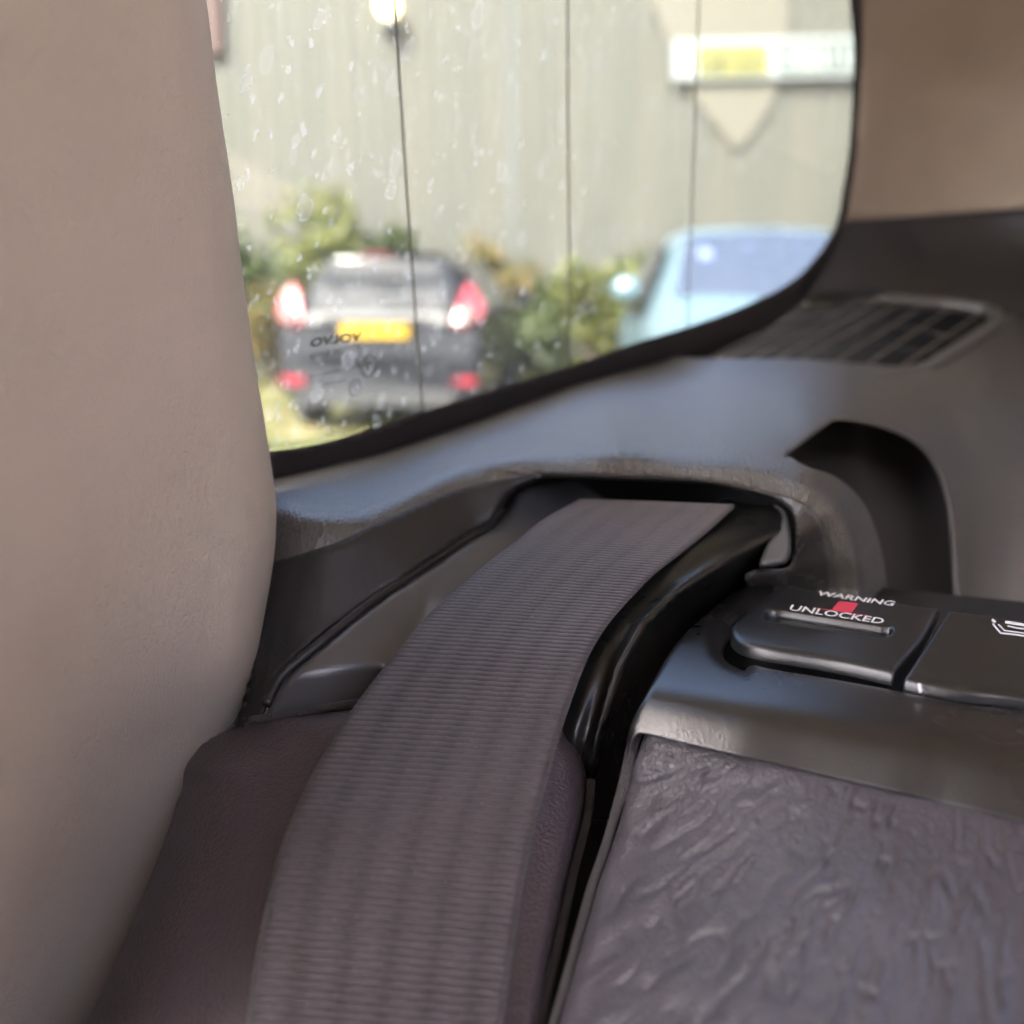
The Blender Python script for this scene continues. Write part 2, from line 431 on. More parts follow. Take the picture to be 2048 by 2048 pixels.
def glass_mat():
    m, n, l, b = newmat('dusty_window_glass'); n.remove(b)
    out = n['Material Output']
    tc = N(n, 'ShaderNodeTexCoord')
    uvm = N(n, 'ShaderNodeUVMap')
    tr = N(n, 'ShaderNodeBsdfTransparent'); tr.inputs[0].default_value = (0.90, 0.94, 0.89, 1)
    gl = N(n, 'ShaderNodeBsdfGlossy'); gl.inputs['Roughness'].default_value = 0.02
    fr = N(n, 'ShaderNodeFresnel'); fr.inputs[0].default_value = 1.45
    mx = N(n, 'ShaderNodeMixShader'); l.new(fr.outputs[0], mx.inputs[0]); l.new(tr.outputs[0], mx.inputs[1]); l.new(gl.outputs[0], mx.inputs[2])
    # dried water spots: pale rims and specks, plus an even film of dust
    df = N(n, 'ShaderNodeBsdfTranslucent'); df.inputs[0].default_value = (0.80, 0.86, 0.88, 1)
    d2 = N(n, 'ShaderNodeBsdfDiffuse'); d2.inputs[0].default_value = (0.80, 0.84, 0.86, 1)
    dm = N(n, 'ShaderNodeMixShader'); dm.inputs[0].default_value = 0.3; l.new(df.outputs[0], dm.inputs[1]); l.new(d2.outputs[0], dm.inputs[2])
    mp = N(n, 'ShaderNodeMapping'); mp.inputs['Scale'].default_value = (1, 0.62, 1); l.new(uvm.outputs[0], mp.inputs[0])
    wz = N(n, 'ShaderNodeTexNoise'); wz.inputs['Scale'].default_value = 330; wz.inputs['Detail'].default_value = 3
    l.new(mp.outputs[0], wz.inputs['Vector'])
    wm = N(n, 'ShaderNodeMix', data_type='VECTOR'); wm.inputs[0].default_value = 0.0042
    l.new(mp.outputs[0], wm.inputs[4]); l.new(wz.outputs['Color'], wm.inputs[5])
    def spots(scale, thr, r0, r1, ring):
        vo = N(n, 'ShaderNodeTexVoronoi'); vo.inputs['Scale'].default_value = scale
        vo.voronoi_dimensions = '2D'
        l.new(wm.outputs[1], vo.inputs['Vector'])
        sc = N(n, 'ShaderNodeSeparateColor'); l.new(vo.outputs['Color'], sc.inputs[0])
        sz = N(n, 'ShaderNodeMapRange'); sz.inputs[1].default_value = thr; sz.inputs[2].default_value = 1.0
        sz.inputs[3].default_value = 0.0; sz.inputs[4].default_value = r1
        l.new(sc.outputs[0], sz.inputs[0])
        sb = N(n, 'ShaderNodeMath', operation='SUBTRACT'); l.new(sz.outputs[0], sb.inputs[0]); l.new(vo.outputs['Distance'], sb.inputs[1])
        ins = N(n, 'ShaderNodeMapRange'); ins.inputs[1].default_value = 0.0; ins.inputs[2].default_value = 0.06
        l.new(sb.outputs[0], ins.inputs[0])
        rim = N(n, 'ShaderNodeMapRange'); rim.inputs[1].default_value = 0.05; rim.inputs[2].default_value = 0.16
        rim.inputs[3].default_value = 1.0; rim.inputs[4].default_value = ring
        l.new(sb.outputs[0], rim.inputs[0])
        o = N(n, 'ShaderNodeMath', operation='MULTIPLY'); l.new(ins.outputs[0], o.inputs[0]); l.new(rim.outputs[0], o.inputs[1])
        am = N(n, 'ShaderNodeMath', operation='MULTIPLY'); l.new(o.outputs[0], am.inputs[0]); l.new(sc.outputs[1], am.inputs[1])
        return am.outputs[0]
    a1 = spots(190, 0.66, 0, 0.52, 0.3); a2 = spots(480, 0.62, 0, 0.5, 0.9)
    # spots gather towards the pillar side of the pane
    sx = N(n, 'ShaderNodeSeparateXYZ'); l.new(uvm.outputs[0], sx.inputs[0])
    gx = N(n, 'ShaderNodeMapRange'); gx.inputs[1].default_value = 0.08; gx.inputs[2].default_value = 0.55
    gx.inputs[3].default_value = 0.34; gx.inputs[4].default_value = 0.10; l.new(sx.outputs[0], gx.inputs[0])
    mxm = N(n, 'ShaderNodeMath', operation='MAXIMUM'); l.new(a1, mxm.inputs[0]); l.new(a2, mxm.inputs[1])
    sm = N(n, 'ShaderNodeMath', operation='MULTIPLY'); l.new(mxm.outputs[0], sm.inputs[0]); l.new(gx.outputs[0], sm.inputs[1])
    st = N(n, 'ShaderNodeTexNoise'); st.inputs['Scale'].default_value = 40; st.inputs['Detail'].default_value = 5
    stm = N(n, 'ShaderNodeMapping'); stm.inputs['Scale'].default_value = (1, 0.12, 1); l.new(uvm.outputs[0], stm.inputs[0]); l.new(stm.outputs[0], st.inputs['Vector'])
    film = N(n, 'ShaderNodeMapRange'); film.inputs[1].default_value = 0.3; film.inputs[2].default_value = 0.75
    film.inputs[3].default_value = 0.012; film.inputs[4].default_value = 0.04; l.new(st.outputs[0], film.inputs[0])
    ad = N(n, 'ShaderNodeMath', operation='ADD', use_clamp=True); l.new(sm.outputs[0], ad.inputs[0]); l.new(film.outputs[0], ad.inputs[1])
    fin = N(n, 'ShaderNodeMixShader'); l.new(ad.outputs[0], fin.inputs[0]); l.new(mx.outputs[0], fin.inputs[1]); l.new(dm.outputs[0], fin.inputs[2])
    l.new(fin.outputs[0], out.inputs[0])
    return m
M['glass'] = glass_mat()

window = empty('quarter_window', tuple(P(900, 860, 0.36)), 'rear quarter window with black border, thin vertical wires and dried water spots', 'window')
edge_in = [(1684, -560), (1697, -160), (1700, 0), (1705, 58), (1708, 105), (1705, 194), (1699, 287), (1687, 369), (1672, 446), (1644, 497), (1613, 536),
           (1582, 563), (1543, 586), (1466, 621), (1380, 652), (1279, 683), (1144, 730), (1078, 751), (960, 787), (847, 823), (739, 859), (652, 884),
           (585, 897), (537, 903), (440, 915)]
edge_out = [(440, 1020), (548, 1006), (685, 972), (820, 936), (955, 890), (1100, 836), (1200, 800), (1327, 760), (1463, 700), (1586, 620), (1625, 590), (1645, 549),
            (1671, 503), (1690, 450), (1702, 388), (1712, 310), (1721, 194), (1725, 78), (1724, 0), (1722, -160), (1708, -560)]
sheet('glass_pane', [(200, -560, 'c')] + [(1700, -560, 'c'), (1704, -160)] + [(x+6, y+6) for x, y in edge_in[1:-1]] + [(440, 940, 'c'), (250, 950, 'c')],
      glass_z, M['glass'], window, step=40, skirt=0.0)
sheet('frit_band', [edge_in[0]+('c',)] + edge_in[1:-1] + [edge_in[-1]+('c',), edge_out[0]+('c',)] + edge_out[1:-1] + [edge_out[-1]+('c',)],
      frit_z, M['rubber'], window, step=14, skirt=0.012)
for pts in ([(750, -560), (777, -160), (788, 0), (803, 220), (820, 470), (833, 660), (846, 830)], [(1132, -560), (1134, -160), (1135, 0), (1136, 300), (1138, 500), (1140, 735)],
            [(1416, -560), (1403, -160), (1398, 0), (1390, 220), (1381, 480), (1375, 655)]):
    q = catmull(pts, False, 30)
    tube('antenna_wire', P(q[:, 0], q[:, 1], inner_z(q[:, 0], q[:, 1])), 0.00036, M['wire'], window, seg=6)
# row of tiny printed dots that softens the border
vs = []
for i, t in enumerate(np.linspace(0, 1, 46)):
    ln = catmull([(800, 838), (739, 855), (652, 880), (585, 893), (537, 899)], False, 3)
    for k in (0, 1):
        p = ln[int(t*(len(ln)-1))]; y = p[1]-4-7*k; x = p[0]+2*k
        r = 1.9-0.6*k
        c = P(x, y, inner_z(x, y)); ux = P(x+r, y, inner_z(x+r, y))-c; uy = P(x, y+r, inner_z(x, y+r))-c
        vs.append(([c+ux*math.cos(a)+uy*math.sin(a) for a in np.linspace(0, 2*math.pi, 7)[:-1]], [(5, 4, 3, 2, 1, 0)]))
o = mesh('border_dots', *joined(vs), M['rubber'], window); o['kind'] = 'stuff'

def text_on(name, body, zf, bl, br, tl, mat, parent, lift=0.0004, bold=0.0, width=None):
    """print `body` on a surface: pixel corners of its baseline start, baseline end and top start give size and slant"""
    cu = bpy.data.curves.new(name, 'FONT'); cu.body = body; cu.offset = bold; cu.resolution_u = 3
    ob = bpy.data.objects.new(name, cu); COL.objects.link(ob)
    me = bpy.data.meshes.new_from_object(ob); COL.objects.unlink(ob); bpy.data.objects.remove(ob)
    co = np.zeros(len(me.vertices)*3); me.vertices.foreach_get('co', co); co = co.reshape(-1, 3)
    lo = co.min(0); hi = co.max(0); u = (co[:, 0]-lo[0])/(hi[0]-lo[0]); v = (co[:, 1]-lo[1])/(hi[1]-lo[1])
    bl, br, tl = [np.array(q, float) for q in (bl, br, tl)]
    pp = bl + u[:, None]*(br-bl) + v[:, None]*(tl-bl)
    w = P(pp[:, 0], pp[:, 1], zf(pp[:, 0], pp[:, 1])-lift)
    me.vertices.foreach_set('co', w.ravel()); me.update(); me.name = name
    me.materials.clear(); me.materials.append(mat)
    return link(bpy.data.objects.new(name, me), parent)

text_on('lettering', 'VOLVO', inner_z, (722, 679), (619, 695), (726, 661), M['ink'], window, bold=0.035)
# faint approval marks under the name: a code line, two ring marks, small dashes
M['faint'] = simple('faint_print', (0.10, 0.095, 0.09), 0.7)
vs = []
def quad(x0, y0, x1, y1, w):
    d = np.array([x1-x0, y1-y0]); d = d/np.linalg.norm(d); nn = np.array([-d[1], d[0]])*w/2
    q = [(x0+nn[0], y0+nn[1]), (x1+nn[0], y1+nn[1]), (x1-nn[0], y1-nn[1]), (x0-nn[0], y0-nn[1])]
    return [P(a, b, inner_z(a, b)) for a, b in q], [(0, 1, 2, 3)]
rr = random.Random(3)
for row, (xa, ya, xb, yb, hgt, nn, gap) in enumerate([(622, 719, 716, 698, 11, 13, 5), (622, 757, 716, 737, 8, 12, 9), (648, 772, 690, 764, 5, 8, 9)]):
    for i in range(nn):
        if i == gap: continue
        t = i/(nn-1); x = xa+(xb-xa)*t; y = ya+(yb-ya)*t
        vs.append(quad(x, y, x+1.5, y-hgt, 1.8))
        if rr.random() < 0.7: vs.append(quad(x, y-hgt*rr.choice([0.05, 0.5, 0.95]), x+4.5, y-1-hgt*rr.choice([0.05, 0.5, 0.95]), 1.6))
for cx, cy, rx, ry in ((738, 733, 15, 21), (711, 775, 12, 15)):
    a = np.linspace(0, 2*math.pi, 29)
    for i in range(28):
        vs.append(quad(cx+rx*math.cos(a[i]), cy+ry*math.sin(a[i])-rx*math.cos(a[i])*0.2, cx+rx*math.cos(a[i+1]), cy+ry*math.sin(a[i+1])-rx*math.cos(a[i+1])*0.2, 2.6))
    vs.append(quad(cx-3, cy-7, cx-1, cy+7, 3)); vs.append(quad(cx-2, cy-7, cx+6, cy-8, 2.5)); vs.append(quad(cx-1, cy+6, cx+6, cy+5, 2.5))
mesh('approval_mark', *joined(vs), M['faint'], window, smooth=False)

# ------------------------------------------------------------------ left pillar trim
pillar_edge = [(398, -70), (412, 0), (424, 90), (432, 160), (445, 250), (456, 320), (470, 420), (487, 560), (509, 720), (530, 850), (546, 955), (552, 1015),
               (551, 1080), (543, 1150), (530, 1225), (515, 1305), (500, 1370)]
pz = tps([(0, 0, .150), (400, 0, .196), (0, 600, .158), (480, 600, .216), (0, 1200, .160), (250, 1200, .195), (540, 1100, .226), (500, 1370, .230),
          (0, 2048, .190), (300, 1750, .240), (420, 1500, .240), (150, 2048, .222), (330, 2048, .25), (0, 1700, .172), (-520, -520, .105), (300, -520, .175), (-520, 600, .115), (-520, 1400, .12), (-520, 2600, .15), (200, 2600, .24)])
pl = sheet('pillar_trim', [(-520, -520, 'c'), (330, -520, 'c'), (380, -160), (398, -70)] + pillar_edge[1:] + [(480, 1470), (440, 1600), (400, 1750), (330, 1950), (290, 2130), (200, 2600, 'c'), (-520, 2600, 'c')],
           pz, M['cream'], None, step=13, rounds=[(pillar_edge+[(480, 1470), (440, 1600)], 75, 0.016)], skirt=0.035)
tag(pl, 'tall cream moulded pillar trim beside the window, rising out of frame', 'pillar trim')

# ------------------------------------------------------------------ side trim: ledge, lip round the belt slot, luggage-side wall
trim = empty('side_trim_panel', tuple(P(1100, 900, 0.30)), 'dark grey moulded side trim under the window with belt slot and vent grille', 'trim panel')
crest = [(440, 1012), (554, 1018), (608, 1032), (668, 1040), (728, 1034), (790, 1006), (852, 974), (914, 948), (976, 931), (1030, 922), (1092, 917), (1190, 915),
         (1287, 917), (1412, 928), (1509, 938), (1575, 950), (1628, 973), (1668, 1008), (1698, 1058), (1714, 1118), (1722, 1171), (1728, 1260)]
gz = lambda x, y: float(glass_z(np.array(x), np.array(y)))
ledge_base = tps([(450, 985, gz(450, 985)-.008), (548, 963, gz(548, 963)-.008), (685, 931, gz(685, 931)-.008), (820, 894, gz(820, 894)-.008), (955, 847, gz(955, 847)-.008), (1100, 793, gz(1100, 793)-.008),
                  (1200, 760, gz(1200, 760)-.008), (1327, 723, gz(1327, 723)-.005),
                  (440, 1012, .255), (608, 1032, .252), (728, 1034, .256), (852, 974, .270), (976, 931, .278), (1092, 917, .280), (1287, 917, .276), (1412, 928, .270), (1509, 938, .266),
                  (1575, 950, .262), (1628, 973, .258), (1668, 1008, .262), (1698, 1058, .266), (1714, 1118, .271), (1728, 1260, .280),
                  (1440, 840, .325), (1200, 830, .330), (1600, 800, .351), (1463, 718, .425), (1595, 718, .435), (1727, 727, .44), (1828, 729, .445), (1872, 712, .46), (1924, 681, .49), (1990, 640, .53),
                  (1753, 1066, .295), (1766, 1118, .299), (1774, 1200, .305), (1734, 1018, .292), (1668, 952, .288), (1573, 905, .288),
                  (1690, 992, .278), (1716, 1050, .285), (1732, 1115, .291), (1740, 1175, .296), (1665, 843, .325), (1749, 852, .342), (1814, 878, .358), (1880, 962, .372), (1902, 1102, .372), (1907, 1250, .368),
                  (2060, 660, .56), (2060, 760, .50), (1960, 800, .44), (2060, 950, .425), (2060, 1250, .39), (1900, 820, .42), (2420, 600, .56), (2420, 1000, .40), (2420, 1650, .32), (1912, 1650, .34), (1776, 1500, .32)], 1.2e-3)
ledge_z = fold(ledge_base, [(x, y-4) for x, y in crest], 7, 0.00004)
slot_top = [(1583, 1023), (1560, 1004), (1509, 987), (1412, 968), (1298, 961), (1192, 957), (1086, 954)]
outline = [(430, 1000), (440, 985), (548, 958), (685, 925), (820, 887), (955, 840), (1100, 785), (1200, 752), (1327, 712), (1400, 716), (1463, 718), (1595, 718), (1727, 727), (1790, 733), (1828, 729), (1872, 712), (1924, 681), (1962, 652), (1975, 640),
           (2000, 632), (2070, 628), (2420, 600, 'c'), (2420, 1650, 'c'), (1912, 1650, 'c'), (1908, 1280), (1907, 1200), (1902, 1102), (1894, 1014), (1880, 962), (1854, 913), (1814, 878), (1749, 852), (1696, 841, 'c'), (1665, 843), (1573, 911, 'c'),
           (1615, 933), (1668, 952), (1708, 983), (1734, 1018), (1753, 1066), (1766, 1118), (1774, 1195), (1776, 1500, 'c'), (1520, 1500, 'c'), (1490, 1150, 'c'), (1514, 1139), (1573, 1136), (1588, 1105), (1591, 1044),
           ] + slot_top + [(1068, 962), (1030, 980), (1011, 999), (1000, 1020), (978, 1046), (941, 1070), (851, 1128), (745, 1199), (652, 1273), (559, 1350), (520, 1440), (430, 1470, 'c')]
sheet('ledge', outline, ledge_z, M['ledge'], trim, step=11,
      rounds=[(slot_top, 9, 0.003), ([(1588, 1105), (1591, 1044), (1583, 1023)], 7, 0.002), ([(1908, 1280), (1907, 1200), (1902, 1102), (1894, 1014), (1880, 962), (1854, 913), (1814, 878), (1749, 852), (1696, 841)], 16, 0.006),
              ([(1068, 962), (1030, 980), (1000, 1020), (941, 1070), (851, 1128), (652, 1273), (559, 1350)], 9, 0.003), ([(1665, 843), (1573, 911)], 10, 0.003)], skirt=0.03, rings=(2, 5, 9, 15))
M['panel'] = grained('brown_grey_plastic', (0.040, 0.036, 0.031), 0.42, 1000, 0.06, 0.0002, var=0.06, dirt=0.3)
sheet('slot_panel', [(1592, 1044), (1596, 1028), (1612, 1018), (1634, 1036), (1650, 1072), (1660, 1120), (1668, 1270, 'c'), (1530, 1270, 'c'), (1494, 1158), (1514, 1141), (1574, 1138), (1589, 1106)],
      lambda x, y: ledge_z(x, y)-0.0002, M['panel'], trim, step=8, rounds=[('all', 5, 0.0008)], skirt=0.003)
M['lip'] = grained('grained_lip_plastic', (0.135, 0.122, 0.100), 0.40, 1300, 0.7, 0.0006, stretch=(1, 0.30, 0.26), rot=(0, 0.25, 0.1), var=0.18, dirt=0.3)
lip_in = [(1075, 951), (1192, 953), (1298, 957), (1412, 964), (1509, 982), (1560, 997), (1592, 1006), (1620, 1024), (1642, 1052), (1656, 1090), (1664, 1130), (1670, 1200), (1674, 1270)]
lip_out = [(1014, 938), (1050, 928), (1092, 923), (1190, 921), (1287, 923), (1412, 934), (1509, 944), (1575, 956), (1626, 978), (1664, 1012), (1693, 1060), (1709, 1118), (1717, 1171), (1722, 1270)]
sheet('slot_lip', [(1014, 944, 'c')] + lip_out[:-1] + [(1722, 1270, 'c'), (1674, 1270, 'c')] + lip_in[:-1][::-1], lambda x, y: ledge_z(x, y)-0.0005, M['lip'], trim, step=7,
      rounds=[(lip_out, 12, 0.0010), (lip_in, 9, 0.0025)], skirt=0.003, rings=(1.5, 4, 8))
# smooth darker moulding below the grained ledge, down to the tray
low_top = [(430, 1150), (552, 1122), (620, 1102), (679, 1082), (745, 1050), (800, 1026), (870, 995), (930, 974), (985, 962), (1030, 955)]
sheet('lower_moulding', low_top + [(1075, 951), (1066, 964), (1028, 982), (1009, 1001), (998, 1022), (976, 1048), (941, 1072), (851, 1130), (745, 1201), (652, 1275), (559, 1352), (518, 1440), (430, 1470, 'c')],
      lambda x, y: ledge_z(x, y)-0.0012, M['dark'], trim, step=11, rounds=[(low_top, 6, 0.0008), ([(1066, 964), (1028, 982), (998, 1022), (941, 1072), (851, 1130), (652, 1275), (559, 1352)], 10, 0.003)], skirt=0.004)
# recess beside the lip
rec_z = tps([(1573, 905, .30), (1665, 838, .36), (1700, 838, .40), (1720, 960, .37), (1735, 1050, .35), (1750, 1280, .335), (1860, 920, .395), (1910, 1050, .40), (1910, 1280, .385), (1800, 880, .40)])
sheet('hook_recess', [(1560, 915, 'c'), (1660, 832, 'c'), (1700, 828, 'c'), (1820, 868), (1890, 930), (1920, 1050), (1930, 1660, 'c'), (1745, 1660, 'c'), (1730, 1120), (1690, 1000), (1620, 940)],
      lambda x, y: fold(rec_z, [(1698, 820), (1712, 960), (1726, 1060), (1745, 1300)], 8, 0)(x, y) + 0.012 + 0.00012*np.maximum(0, x-1715), M['panel'], trim, step=10, skirt=0.01)
# dark inside of the belt slot
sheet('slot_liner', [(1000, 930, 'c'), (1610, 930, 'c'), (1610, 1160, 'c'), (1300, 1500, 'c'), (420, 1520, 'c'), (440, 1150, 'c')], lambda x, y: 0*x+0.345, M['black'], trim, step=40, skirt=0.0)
# tray the belt runs over
tray_base = tps([(1130, 960, .305), (1030, 1010, .288), (980, 1060, .276), (1100, 1060, .282), (900, 1112, .264), (1000, 1150, .262), (745, 1210, .243), (850, 1240, .246), (652, 1285, .232), (770, 1330, .234), (800, 1300, .236), (900, 1250, .243), (541, 1400, .224), (650, 1360, .228)])
tray_z = fold(tray_base, [(400, 1345), (560, 1352), (640, 1345), (720, 1335), (771, 1331), (900, 1340), (1000, 1350)], 7, -0.00002)
tray_edge = [(1045, 978), (1022, 1012), (985, 1052), (941, 1078), (851, 1138), (745, 1210), (652, 1284), (565, 1362), (530, 1430)]
sheet('belt_tray', [(1150, 962, 'c')] + tray_edge + [(500, 1490, 'c'), (760, 1490, 'c'), (900, 1300), (1000, 1210), (1120, 1110), (1230, 1010, 'c')], tray_z, M['tray'], trim, step=10,
      rounds=[(tray_edge, 12, 0.003)], skirt=0.02)
q = catmull([(1003, 1018), (978, 1048), (941, 1072), (851, 1131), (745, 1202), (652, 1276), (562, 1353), (532, 1410)], False, 12)
tube('tray_rim', P(q[:, 0], q[:, 1], tray_base(q[:, 0], q[:, 1])+0.0012), 0.0012, M['dark'], trim, seg=8)
# belt guide: black moulding that curls down beside the belt
ridge = [(1560, 1060), (1470, 1108), (1410, 1146), (1350, 1187), (1285, 1250), (1240, 1330), (1212, 1414), (1196, 1470), (1185, 1528), (1180, 1590), (1175, 1650)]
gbase = tps([(1560, 1060, .263), (1470, 1105, .253), (1350, 1187, .238), (1285, 1250, .229), (1212, 1414, .220), (1185, 1528, .2185), (1175, 1650, .226),
             (1464, 1010, .275), (1380, 1100, .252), (1300, 1170, .243), (1210, 1265, .231), (1140, 1410, .221), (1130, 1470, .219), (1540, 1000, .275)])
def guide_z(px, py):
    pts = np.stack([px, py], -1); d, foot, side = poly_near(pts, ridge)
    s = -d*side                                                   # + on the seat side of the ridge
    return gbase(np.where(s > 0, foot[:, 0], px), np.where(s > 0, foot[:, 1], py)) + 0.00030*np.maximum(0, s-3) + 0.0000035*np.maximum(0, s)**2 - 0.0018*np.exp(-(s/14.0)**2) - 0.0016*np.exp(-((s+48)/20.0)**2)
sheet('belt_guide', [(1440, 1000), (1500, 1010), (1548, 1012), (1572, 1040), (1574, 1125), (1540, 1142), (1520, 1175, 'c'), (1440, 1235), (1395, 1270), (1350, 1330), (1320, 1400), (1300, 1480), (1280, 1560), (1230, 1640, 'c'), (1150, 1640, 'c'), (1120, 1560), (1090, 1470), (1110, 1400), (1170, 1290), (1240, 1190), (1330, 1100)],
      guide_z, M['gloss'], trim, step=9, skirt=0.02)
sheet('guide_end', [(1540, 1006), (1566, 1014), (1581, 1036), (1583, 1100), (1571, 1126), (1552, 1132), (1518, 1132), (1530, 1090), (1541, 1068), (1556, 1052), (1562, 1035), (1556, 1020)],
      lambda x, y: tps([(1540, 1006, .268), (1583, 1060, .262), (1518, 1132, .255), (1570, 1130, .257)])(x, y), M['tray'], trim, step=6, rounds=[('all', 12, 0.004)], skirt=0.012, rings=(1.5, 4, 8))

# upper rear trim with the vent
rear_z = tps([(1690, 437, gz(1690, 437)), (1650, 540, gz(1650, 540)-.01), (1613, 605, gz(1613, 605)-.01), (2060, 405, .60), (1850, 425, .585), (1749, 600, .545), (1924, 612, .565), (2060, 640, .55), (1850, 510, .585), (2060, 520, .595), (2420, 380, .56), (2420, 660, .52)])
sheet('rear_trim', [(1700, 428, 'c'), (1687, 457), (1668, 501), (1640, 548), (1605, 606, 'c'), (1661, 599), (1749, 598), (1836, 604), (1924, 612), (1966, 619), (2002, 640, 'c'), (2420, 660, 'c'), (2420, 380, 'c'), (2070, 400), (1814, 426)],
      rear_z, M['dark'], trim, step=14, rounds=[([(1605, 606), (1661, 599), (1749, 598), (1836, 604), (1924, 612), (1966, 619)], 12, 0.005)], skirt=0.03)
grille = mesh('vent_grille', *joined([([P(x, y, .62) for x, y in ((1290, 745), (1870, 745), (2010, 650), (1980, 590), (1600, 590))], [(4, 3, 2, 1, 0)])]), M['black'], trim)
bot = [(1325, 728), (1354, 726), (1402, 723), (1450, 721), (1498, 719), (1551, 719), (1604, 718), (1674, 721), (1735, 727), (1801, 734), (1850, 726)]
top = [(1585, 626), (1608, 612), (1639, 606), (1674, 603), (1718, 602), (1757, 603), (1801, 606), (1850, 610), (1902, 616), (1950, 634), (1964, 650)]
def gr_z(x, y):
    return tps([(1325, 728, .455), (1498, 719, .43), (1674, 721, .437), (1801, 734, .445), (1585, 626, .55), (1674, 603, .548), (1801, 606, .555), (1902, 616, .56), (1960, 645, .53)])(np.array(x, float), np.array(y, float))
for (x0, y0), (x1, y1) in zip(bot, top):
    t = np.linspace(-0.04, 1.04, 7); xs = x0+(x1-x0)*t; ys = y0+(y1-y0)*t; zs = gr_z(xs, ys)+0.003
    c = P(xs, ys, zs); V = []; Fc = []
    for i in range(7):
        for dx, dd in ((-2.8, 0.0), (2.8, 0.002), (2.8, 0.02), (-2.8, 0.02)):
            V.append(P(xs[i]+dx, ys[i]+dx*0.3, zs[i]+dd))
    for i in range(6):
        for k in range(4):
            a, b = i*4+k, i*4+(k+1) % 4; Fc.append((a, a+4, b+4, b))
    mesh('slat', V, Fc, M['lip'], grille, smooth=False)
for f in (0.30, 0.62):
    xs = np.array([b[0]+(t[0]-b[0])*f for b, t in zip(bot, top)]); ys = np.array([b[1]+(t[1]-b[1])*f for b, t in zip(bot, top)])
    tube('cross_rib', P(xs, ys, gr_z(xs, ys)+0.016), 0.0009, M['dark'], grille, seg=6)
q = catmull([(1600, 606), (1661, 601), (1749, 599), (1836, 605), (1924, 613), (1975, 622), (1996, 634), (1992, 650), (1950, 680), (1880, 722), (1850, 738), (1800, 750), (1740, 762)], False, 12)
tube('grille_surround', P(q[:, 0], q[:, 1], gr_z(q[:, 0], q[:, 1])-0.001+0.00002*np.maximum(0, 1840-q[:, 0])*(q[:, 1] > 700)), list(np.where((q[:, 1] > 700) & (q[:, 0] < 1860), 0.0016, 0.0034)*np.clip((len(q)-1-np.arange(len(q)))/5.0, 0.05, 1)), M['ledge'], grille, seg=10)

# beige rear pillar trim
bz = tps([(1715, 0, gz(1715, 0)), (1715, 300, gz(1715, 300)), (1690, 437, gz(1690, 437)-.002), (2060, 0, .56), (2060, 405, .59), (1850, 200, .59), (1850, 420, .582), (2420, -560, .46), (2420, 400, .56), (1705, -560, gz(1705, -560))])
rp = sheet('rear_pillar_trim', [(1702, -560, 'c'), (1715, -70), (1717, 0), (1717, 78), (1713, 194), (1704, 310), (1694, 388), (1682, 442, 'c'), (1814, 434), (2070, 414), (2420, 388, 'c'), (2420, -560, 'c')],
           bz, M['beige'], None, step=16, rounds=[([(1717, 0), (1717, 78), (1713, 194), (1704, 310), (1694, 388)], 26, 0.006)], skirt=0.03)
tag(rp, 'plain beige rear pillar trim behind the window, above the vent grille', 'pillar trim')

